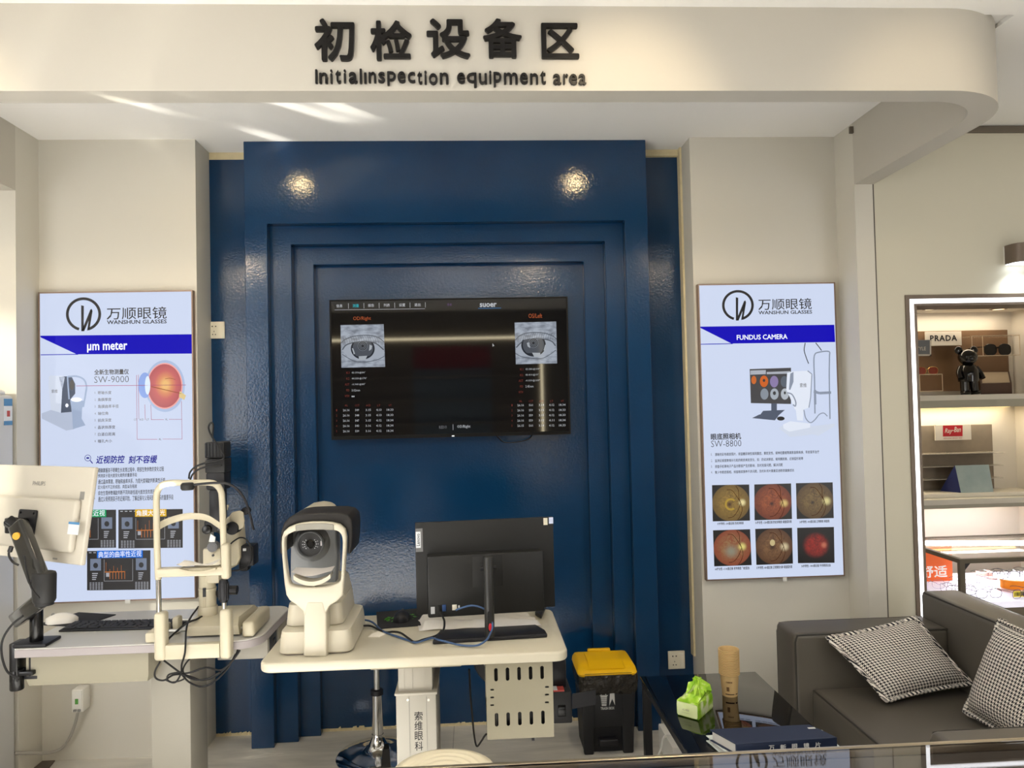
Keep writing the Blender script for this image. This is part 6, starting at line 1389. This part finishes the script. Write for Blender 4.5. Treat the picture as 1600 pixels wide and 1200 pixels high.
# bear figurine
YBr = 4.30; bc = AY(1514, 611, YBr); z0 = z1t; GB = mat('gloss_black_vinyl', '0b0a0b', .08, coat=.5)
t = thing('bear_figurine', 'glossy black bear figurine standing on the upper shelf', 'figurine', (bc.x, YBr, z0))
hh = AY(1514, 541, YBr).z - z0; u_ = hh/1.0; X0 = bc.x
done('body', MB().lathe([(0, .26*u_), (.19*u_, .27*u_), (.20*u_, .36*u_), (.185*u_, .50*u_), (.14*u_, .60*u_), (.08*u_, .64*u_), (0, .645*u_)], (X0, YBr, z0), n=24), GB, t)
hd2 = done('head', MB().sph((X0, YBr, z0+.775*u_), .190*u_, (1, .9, .88), 24), GB, t)
for s_ in (-1, 1):
    done('ear', MB().sph((X0+s_*.165*u_, YBr+.01, z0+.92*u_), .085*u_, (1, .5, 1), 16), GB, hd2)
    done('arm', MB().tube([(X0+s_*.15*u_, YBr, z0+.56*u_), (X0+s_*.22*u_, YBr-.01, z0+.45*u_), (X0+s_*.235*u_, YBr-.03, z0+.33*u_)], lambda v: .062*u_*(1-.15*v), 14), GB, t)
    done('leg', MB().tube([(X0+s_*.09*u_, YBr, z0+.33*u_), (X0+s_*.10*u_, YBr-.005, z0+.16*u_), (X0+s_*.105*u_, YBr-.01, z0+.0*u_)], .085*u_, 16), GB, t)
    done('foot', MB().sph((X0+s_*.105*u_, YBr-.05*u_, z0+.045*u_), .09*u_, (1, 1.35, .5), 16), GB, t)
done('muzzle', MB().sph((X0, YBr-.15*u_, z0+.74*u_), .075*u_, (1.1, .6, .7), 16), GB, hd2)
# eyewear helper
def glasses(lab, group, loc, rz, w, frame_m, lens_m=None, r=.0013, tilt=0.0, thick=1.0, sc=(1, .74)):
    t = thing('eyeglasses', lab, 'eyeglasses', loc, rz, group)
    rw = w*.225
    for s_ in (-1, 1):
        L = [(s_*w*.27 + rw*math.copysign(abs(math.cos(a_))**.75, math.cos(a_)), 0, rw*sc[1] + rw*sc[1]*math.copysign(abs(math.sin(a_))**.75, math.sin(a_))) for a_ in [2*PI*k/16 for k in range(16)]]
        done('rim', MB().tube(L, r*thick, 6, 1, closed=True), frame_m, t, world=False)
        if lens_m: done('lens', MB().prism([(p_[0], p_[2]) for p_ in L], -.0008, .0008, 'y'), lens_m, t, world=False)
        done('temple', MB().tube([(s_*w*.47, 0, rw*sc[1]*1.5), (s_*w*.5, .012, rw*sc[1]*1.55), (s_*w*.5, w*.62, rw*sc[1]*1.5), (s_*w*.49, w*.9, rw*sc[1]*.9)], r*1.1*thick, 6, 3), frame_m, t, world=False)
    done('bridge', MB().tube([(-w*.075, 0, rw*sc[1]*1.25), (0, -.002, rw*sc[1]*1.45), (w*.075, 0, rw*sc[1]*1.25)], r*thick, 6, 3), frame_m, t, world=False)
    return t
ACR = mat('acrylic', 'f4f1ea', .05, trans=1.0, ior=1.2)
def riser(lab, x0, y0, x1, y1, Y, d):
    a, b = AY(x0, y0, Y), AY(x1, y1, Y); t = thing('acrylic_riser', lab, 'riser', ((a.x+b.x)/2, Y+d/2, b.z)); w = .004
    done('block', MB().box(a.x, b.x, Y, Y+d, a.z-w, a.z).box(a.x, b.x, Y, Y+d, b.z, b.z+w), mat('acrylic_edge', 'd9c8b0', .1, alpha=.22), t)
    for x0_, x1_, z0_, z1_ in ((a.x, b.x, a.z-.0015, a.z+.0015), (a.x, b.x, b.z-.0005, b.z+.0025), (a.x-.001, a.x+.002, b.z, a.z), (b.x-.002, b.x+.001, b.z, a.z), (a.x+(b.x-a.x)*.22, a.x+(b.x-a.x)*.22+.003, b.z, a.z)):
        done('polished_edge', MB().box(x0_, x1_, Y-.002, Y, z0_, z1_), mat('acrylic_bright_edge', 'e2cfb2', .3), t)
    return a, b
a, b = riser('clear acrylic holder behind the black sunglasses on the upper shelf', 1518, 525, 1594, 555, 4.33, .10)
tag(done('holder_bracket', MB().box((a.x+b.x)/2-.01, (a.x+b.x)/2+.01, 4.43, 4.47, b.z, b.z+.01), mat('acrylic_edge', 'c9b59c')), 'small clear bracket carrying the acrylic holder on the brown panel', 'bracket')
p = AY(1559, 553.5, 4.345)
glasses('black sunglasses in the clear acrylic holder on the upper shelf', None, (p.x, 4.345, b.z+.005), 0.10, .178, mat('frame_gloss_black', '0a0a0b', .15), mat('lens_black', '0c0c0d', .08), .003, sc=(1, .8))
a, b = riser('clear acrylic block under the red-tinted glasses at the left of the upper shelf', 1426, 585.5, 1473, 611, 4.36, .07)
p = AY(1449, 585, 4.375)
glasses('red-tinted glasses on the clear acrylic block at the left of the upper shelf', None, (p.x, 4.375, a.z), 0.0, .135, mat('frame_gold', 'c8a35c', .25, .8), mat('lens_red', 'a04a3a', .1, alpha=.75), .0015)
q = [AY(x, y, Y) for x, y, Y in ((1532, 600, 4.30), (1581, 599, 4.30), (1577, 580.5, 4.42), (1531, 581, 4.42))]
t = thing('eyewear_case', 'slanted brown tray with a pale top right of the black bear', 'tray', (q[0].x+.06, 4.36, z1t))
done('tray', MB().loft([[(p_.x, p_.y, z1t) for p_ in q], [Vector((p_.x, p_.y, p_.z)) for p_ in q]]), mat('tray_brown', '4a3326', .5), t)
nup = (q[1]-q[0]).cross(q[3]-q[0]).normalized()
done('tray_lining', MB().loft([[p_ + ((q[0]+q[2])/2-p_)*.12 + nup*.0003 for p_ in q], [p_ + ((q[0]+q[2])/2-p_)*.12 + nup*.002 for p_ in q]]), mat('tray_lining', 'b9a88f', .7), t)
for i, y_ in enumerate((710, 730, 750)):
    a, b = AY(1436, y_, 4.37), AY(1568, y_-1.5, 4.37)
    t = thing('glass_ledge', ('top', 'middle', 'lowest')[i] + ' of the three thin glass ledges on the grey panel', 'ledge', ((a.x+b.x)/2, 4.42, a.z), group='thin glass ledges')
    done('ledge', MB().box(a.x, b.x, 4.37, 4.47, a.z-.004, a.z), mat('ledge_glass', 'cfc9bd', .15, alpha=.7), t)
a, b = AY(1487.5, 766, 4.28), AY(1551.5, 766, 4.28); zt_ = z2t+.0255; zz = AY(1500, 728, 4.30).z
t = thing('tent_card', 'folded tent card with a teal photo front and blue side on the lower shelf', 'card', ((a.x+b.x)/2, 4.32, zt_))
xm = AY(1501, 764, 4.28).x; xt0, xt1 = AY(1493.5, 729, 4.32).x, AY(1546, 729, 4.32).x
done('front_leaf', MB().loft([[(xm, 4.275, zt_), (b.x, 4.275, zt_), (b.x, 4.278, zt_), (xm, 4.278, zt_)], [(xt0, 4.325, zz), (xt1, 4.325, zz), (xt1, 4.328, zz), (xt0, 4.328, zz)]]), mat('card_teal', '8fa5a8', .4, var=(16, 'b4c2c0')), t)
done('rear_leaf', MB().loft([[(a.x, 4.39, zt_), (b.x-.03, 4.39, zt_), (b.x-.03, 4.393, zt_), (a.x, 4.393, zt_)], [(xt0, 4.329, zz), (xt1, 4.329, zz), (xt1, 4.332, zz), (xt0, 4.332, zz)]]), mat('card_navy', '1d2a66', .5), t)
done('side_gusset', MB().loft([[(xm, 4.279, zt_), (a.x, 4.389, zt_), (a.x+.001, 4.39, zt_), (xm+.001, 4.28, zt_)], [(xt0, 4.3285, zz), (xt0, 4.329, zz), (xt0+.001, 4.3292, zz), (xt0+.001, 4.3288, zz)]]), mat('card_navy', '1d2a66'), t)
# panels under the lower shelf
zg0 = zat(1500, 838, NB)
struct('trim_8', MB().box(NX0, NX1, NB-.012, NB, zg0-.01, zg0+.0), mat('trim_beige', 'b3a694', .6))

# ------------------------------------------------------------------ showcase behind the sofa
cx = AY(1503.5, 877, 3.55); DX0, DX1, DY0, DY1 = cx.x-.012, 3.30, 3.55, 4.14; ZD1 = zat(1500, 874, 3.55); ZD0 = zat(1540, 941, 3.55)
BM = mat('showcase_bronze', '5f584c', .35, .5); CG = mat('showcase_glass', 'ffffff', .0, trans=1.0, ior=1.12)
t = thing('showcase', 'bronze-framed lit glass showcase of eyeglasses behind the sofa', 'showcase', (2.8, 3.85, 0))
fw = .021
mb = MB().box(DX0, DX1, DY0, DY0+fw, ZD1-fw, ZD1).box(DX0, DX0+fw, DY0+fw, DY1, ZD1-fw, ZD1).box(DX0, DX0+fw*1.2, DY0, DY0+fw, ZD0-.02, ZD1-fw).box(DX0, DX0+fw, DY1-fw, DY1, ZD0-.02, ZD1-fw).box(DX0+fw, DX1, DY1-fw, DY1, ZD1-fw, ZD1)
done('metal_frame', mb, BM, t)
done('gusset', MB().prism([(DX0+fw*1.2, ZD1-fw), (DX0+fw*1.2+.03, ZD1-fw), (DX0+fw*1.2, ZD1-fw-.035)], DY0+.004, DY0+.012, 'y'), BLK, t)
done('glass_top', MB().box(DX0+fw, DX1, DY0+fw, DY1-fw, ZD1-.008, ZD1-.002), CG, t)
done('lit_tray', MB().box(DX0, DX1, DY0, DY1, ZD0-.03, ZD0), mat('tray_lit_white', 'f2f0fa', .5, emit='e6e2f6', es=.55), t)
done('cabinet', MB().box(DX0, DX1, DY0+.004, DY1, 0, ZD0-.03), mat('showcase_cabinet', '6d6354', .5), t)
light('showcase_light', 'AREA', (DX0+.5, DY1-.10, ZD1-.03), 5, (.96, .96, 1), (DX0+.45, DY0+.2, ZD0), .8, .03)
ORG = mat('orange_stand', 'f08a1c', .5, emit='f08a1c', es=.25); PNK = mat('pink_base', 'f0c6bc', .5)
def arc_stand(lab, px0, px1, py, Y, h, m):
    a, b = AZ(px0, py, ZD0), AZ(px1, py+3, ZD0); cx_ = (a.x+b.x)/2; w = (b.x-a.x)/2
    t = thing('arc_riser', lab, 'riser', (cx_, Y, ZD0))
    P_ = [(cx_+w*math.cos(PI+PI*k/12), Y+.06-.06*math.sin(PI*k/12)) for k in range(13)] + [(cx_+w*math.cos(-PI*k/12)*.94, Y+.075-.055*math.sin(PI*k/12)) for k in range(13)]
    base_ = [(cx_+w*1.25*math.cos(PI+PI*k/12), Y+.06-.10*math.sin(PI*k/12)) for k in range(13)]
    done('base', MB().prism(base_, ZD0, ZD0+.012, 'z', bev=.002, seg=1), PNK, t)
    done('band', MB().prism(P_, ZD0+.012, ZD0+h, 'z'), m, t)
    return t
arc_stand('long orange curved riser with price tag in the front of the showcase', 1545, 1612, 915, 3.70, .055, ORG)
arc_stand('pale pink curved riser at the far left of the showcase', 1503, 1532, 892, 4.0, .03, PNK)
yo = 3.98; a, b = AY(1440, 867, yo), AY(1488, 898, yo)
t = thing('orange_sign', 'orange sign board with white Chinese characters inside the showcase', 'sign', (a.x+.08, yo, ZD0))
xs0 = DX0+.03
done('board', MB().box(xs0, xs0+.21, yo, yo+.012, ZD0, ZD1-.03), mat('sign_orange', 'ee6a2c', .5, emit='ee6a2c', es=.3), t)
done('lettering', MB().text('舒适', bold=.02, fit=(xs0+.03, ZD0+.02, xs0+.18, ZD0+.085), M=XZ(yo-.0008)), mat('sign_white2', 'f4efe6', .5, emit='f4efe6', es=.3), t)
yt = 3.62; a, b = AY(1583, 908, yt), AY(1605, 914, yt)
t = thing('price_tag', 'yellow price tag with black bars in the showcase', 'price tag', (a.x+.03, yt, ZD0))
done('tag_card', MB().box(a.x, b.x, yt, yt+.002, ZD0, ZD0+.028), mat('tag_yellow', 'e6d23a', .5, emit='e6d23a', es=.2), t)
mb = MB()
for k in range(9): mb.box(a.x+.004+.0066*k, a.x+.007+.0066*k+.001*(k % 3), yt-.0006, yt, ZD0+.005, ZD0+.023)
done('bar_print', mb, PK, t)
random.seed(17)
FB = mat('frame_gloss_black', '0a0a0b'); FC = mat('frame_clear', 'd6d4da', .1, alpha=.5); FP = mat('frame_purple', '6a4a6c', .3); FGm = mat('frame_gunmetal', '5a5c64', .3, .6)
proto = {}
rows = [('black', 1545, 928, 3.62, 'thin black eyeglasses lying nearest the front glass of the showcase'), ('clear', 1520, 916, 3.74, 'clear-rimmed eyeglasses behind the showcase corner post'), ('purple', 1597, 927, 3.60, 'purple-rimmed eyeglasses at the right front of the showcase'),
        ('black', 1572, 898, 3.735, 'black eyeglasses resting on the orange curved riser'), ('gun', 1528, 905, 3.86, 'gunmetal eyeglasses in the second showcase row, left of the orange riser'), ('black', 1560, 888, 3.98, 'black eyeglasses at the back of the showcase, left one'), ('black', 1595, 886, 4.0, 'black eyeglasses at the back of the showcase, right one'),
        ('clear', 1470, 905, 3.82, 'clear-rimmed eyeglasses seen through the left side glass, nearer the orange sign'), ('gun', 1478, 921, 3.70, 'gunmetal eyeglasses low behind the left side glass of the showcase'), ('clear', 1486, 912, 3.76, 'clear-rimmed eyeglasses in the middle of the left side glass')]
MM = {'black': FB, 'clear': FC, 'purple': FP, 'gun': FGm}
for kind, px_, py_, Y, lab in rows:
    p = AY(px_, py_, Y); x = max(p.x, DX0+.10); z_ = ZD0 + (.0565 if 'resting' in lab else 0); rz = random.uniform(-.35, .35)
    if kind not in proto: proto[kind] = o = glasses(lab, 'eyeglasses in the showcase', (x, Y, z_), rz, .135, MM[kind])
    else:
        o = proto[kind].copy(); COL.objects.link(o); o.location = (x, Y, z_); o.rotation_euler = (0, 0, rz); o['label'] = lab
        for ch in proto[kind].children: d = ch.copy(); COL.objects.link(d); d.parent = o

# ------------------------------------------------------------------ the opposite display wall, mirrored in the television
t = thing('opposite_display_wall', 'LED-edged brown display wall of the shop mirrored in the television screen', 'display wall', (-.6, -2.6, 0))
done('panel', MB().box(-2.6, .92, -2.6, -2.54, 0, 2.40), mat('opposite_panel', '7a6c5a', .5), t)
done('led_edge', MB().box(-2.6, .90, -2.54, -2.525, 2.40, 2.425).box(.90, .925, -2.54, -2.525, 0, 2.425), glow('led_edge_warm', 'fff0c8', 22.0), t)
for z_ in (.7, 1.0, 1.3, 1.6, 1.9): done('ledge', MB().box(-2.5, .85, -2.54, -2.38, z_, z_+.02), mat('opposite_ledge', '8a7c66', .5), t)
done('poster', MB().box(-.75, .25, -2.538, -2.53, 1.0, 2.32), mat('opposite_poster', '7a868f', .5), t)
done('poster_band', MB().box(-.75, .25, -2.53, -2.527, 2.02, 2.32), mat('opposite_red', '8c1c1c', .5), t)
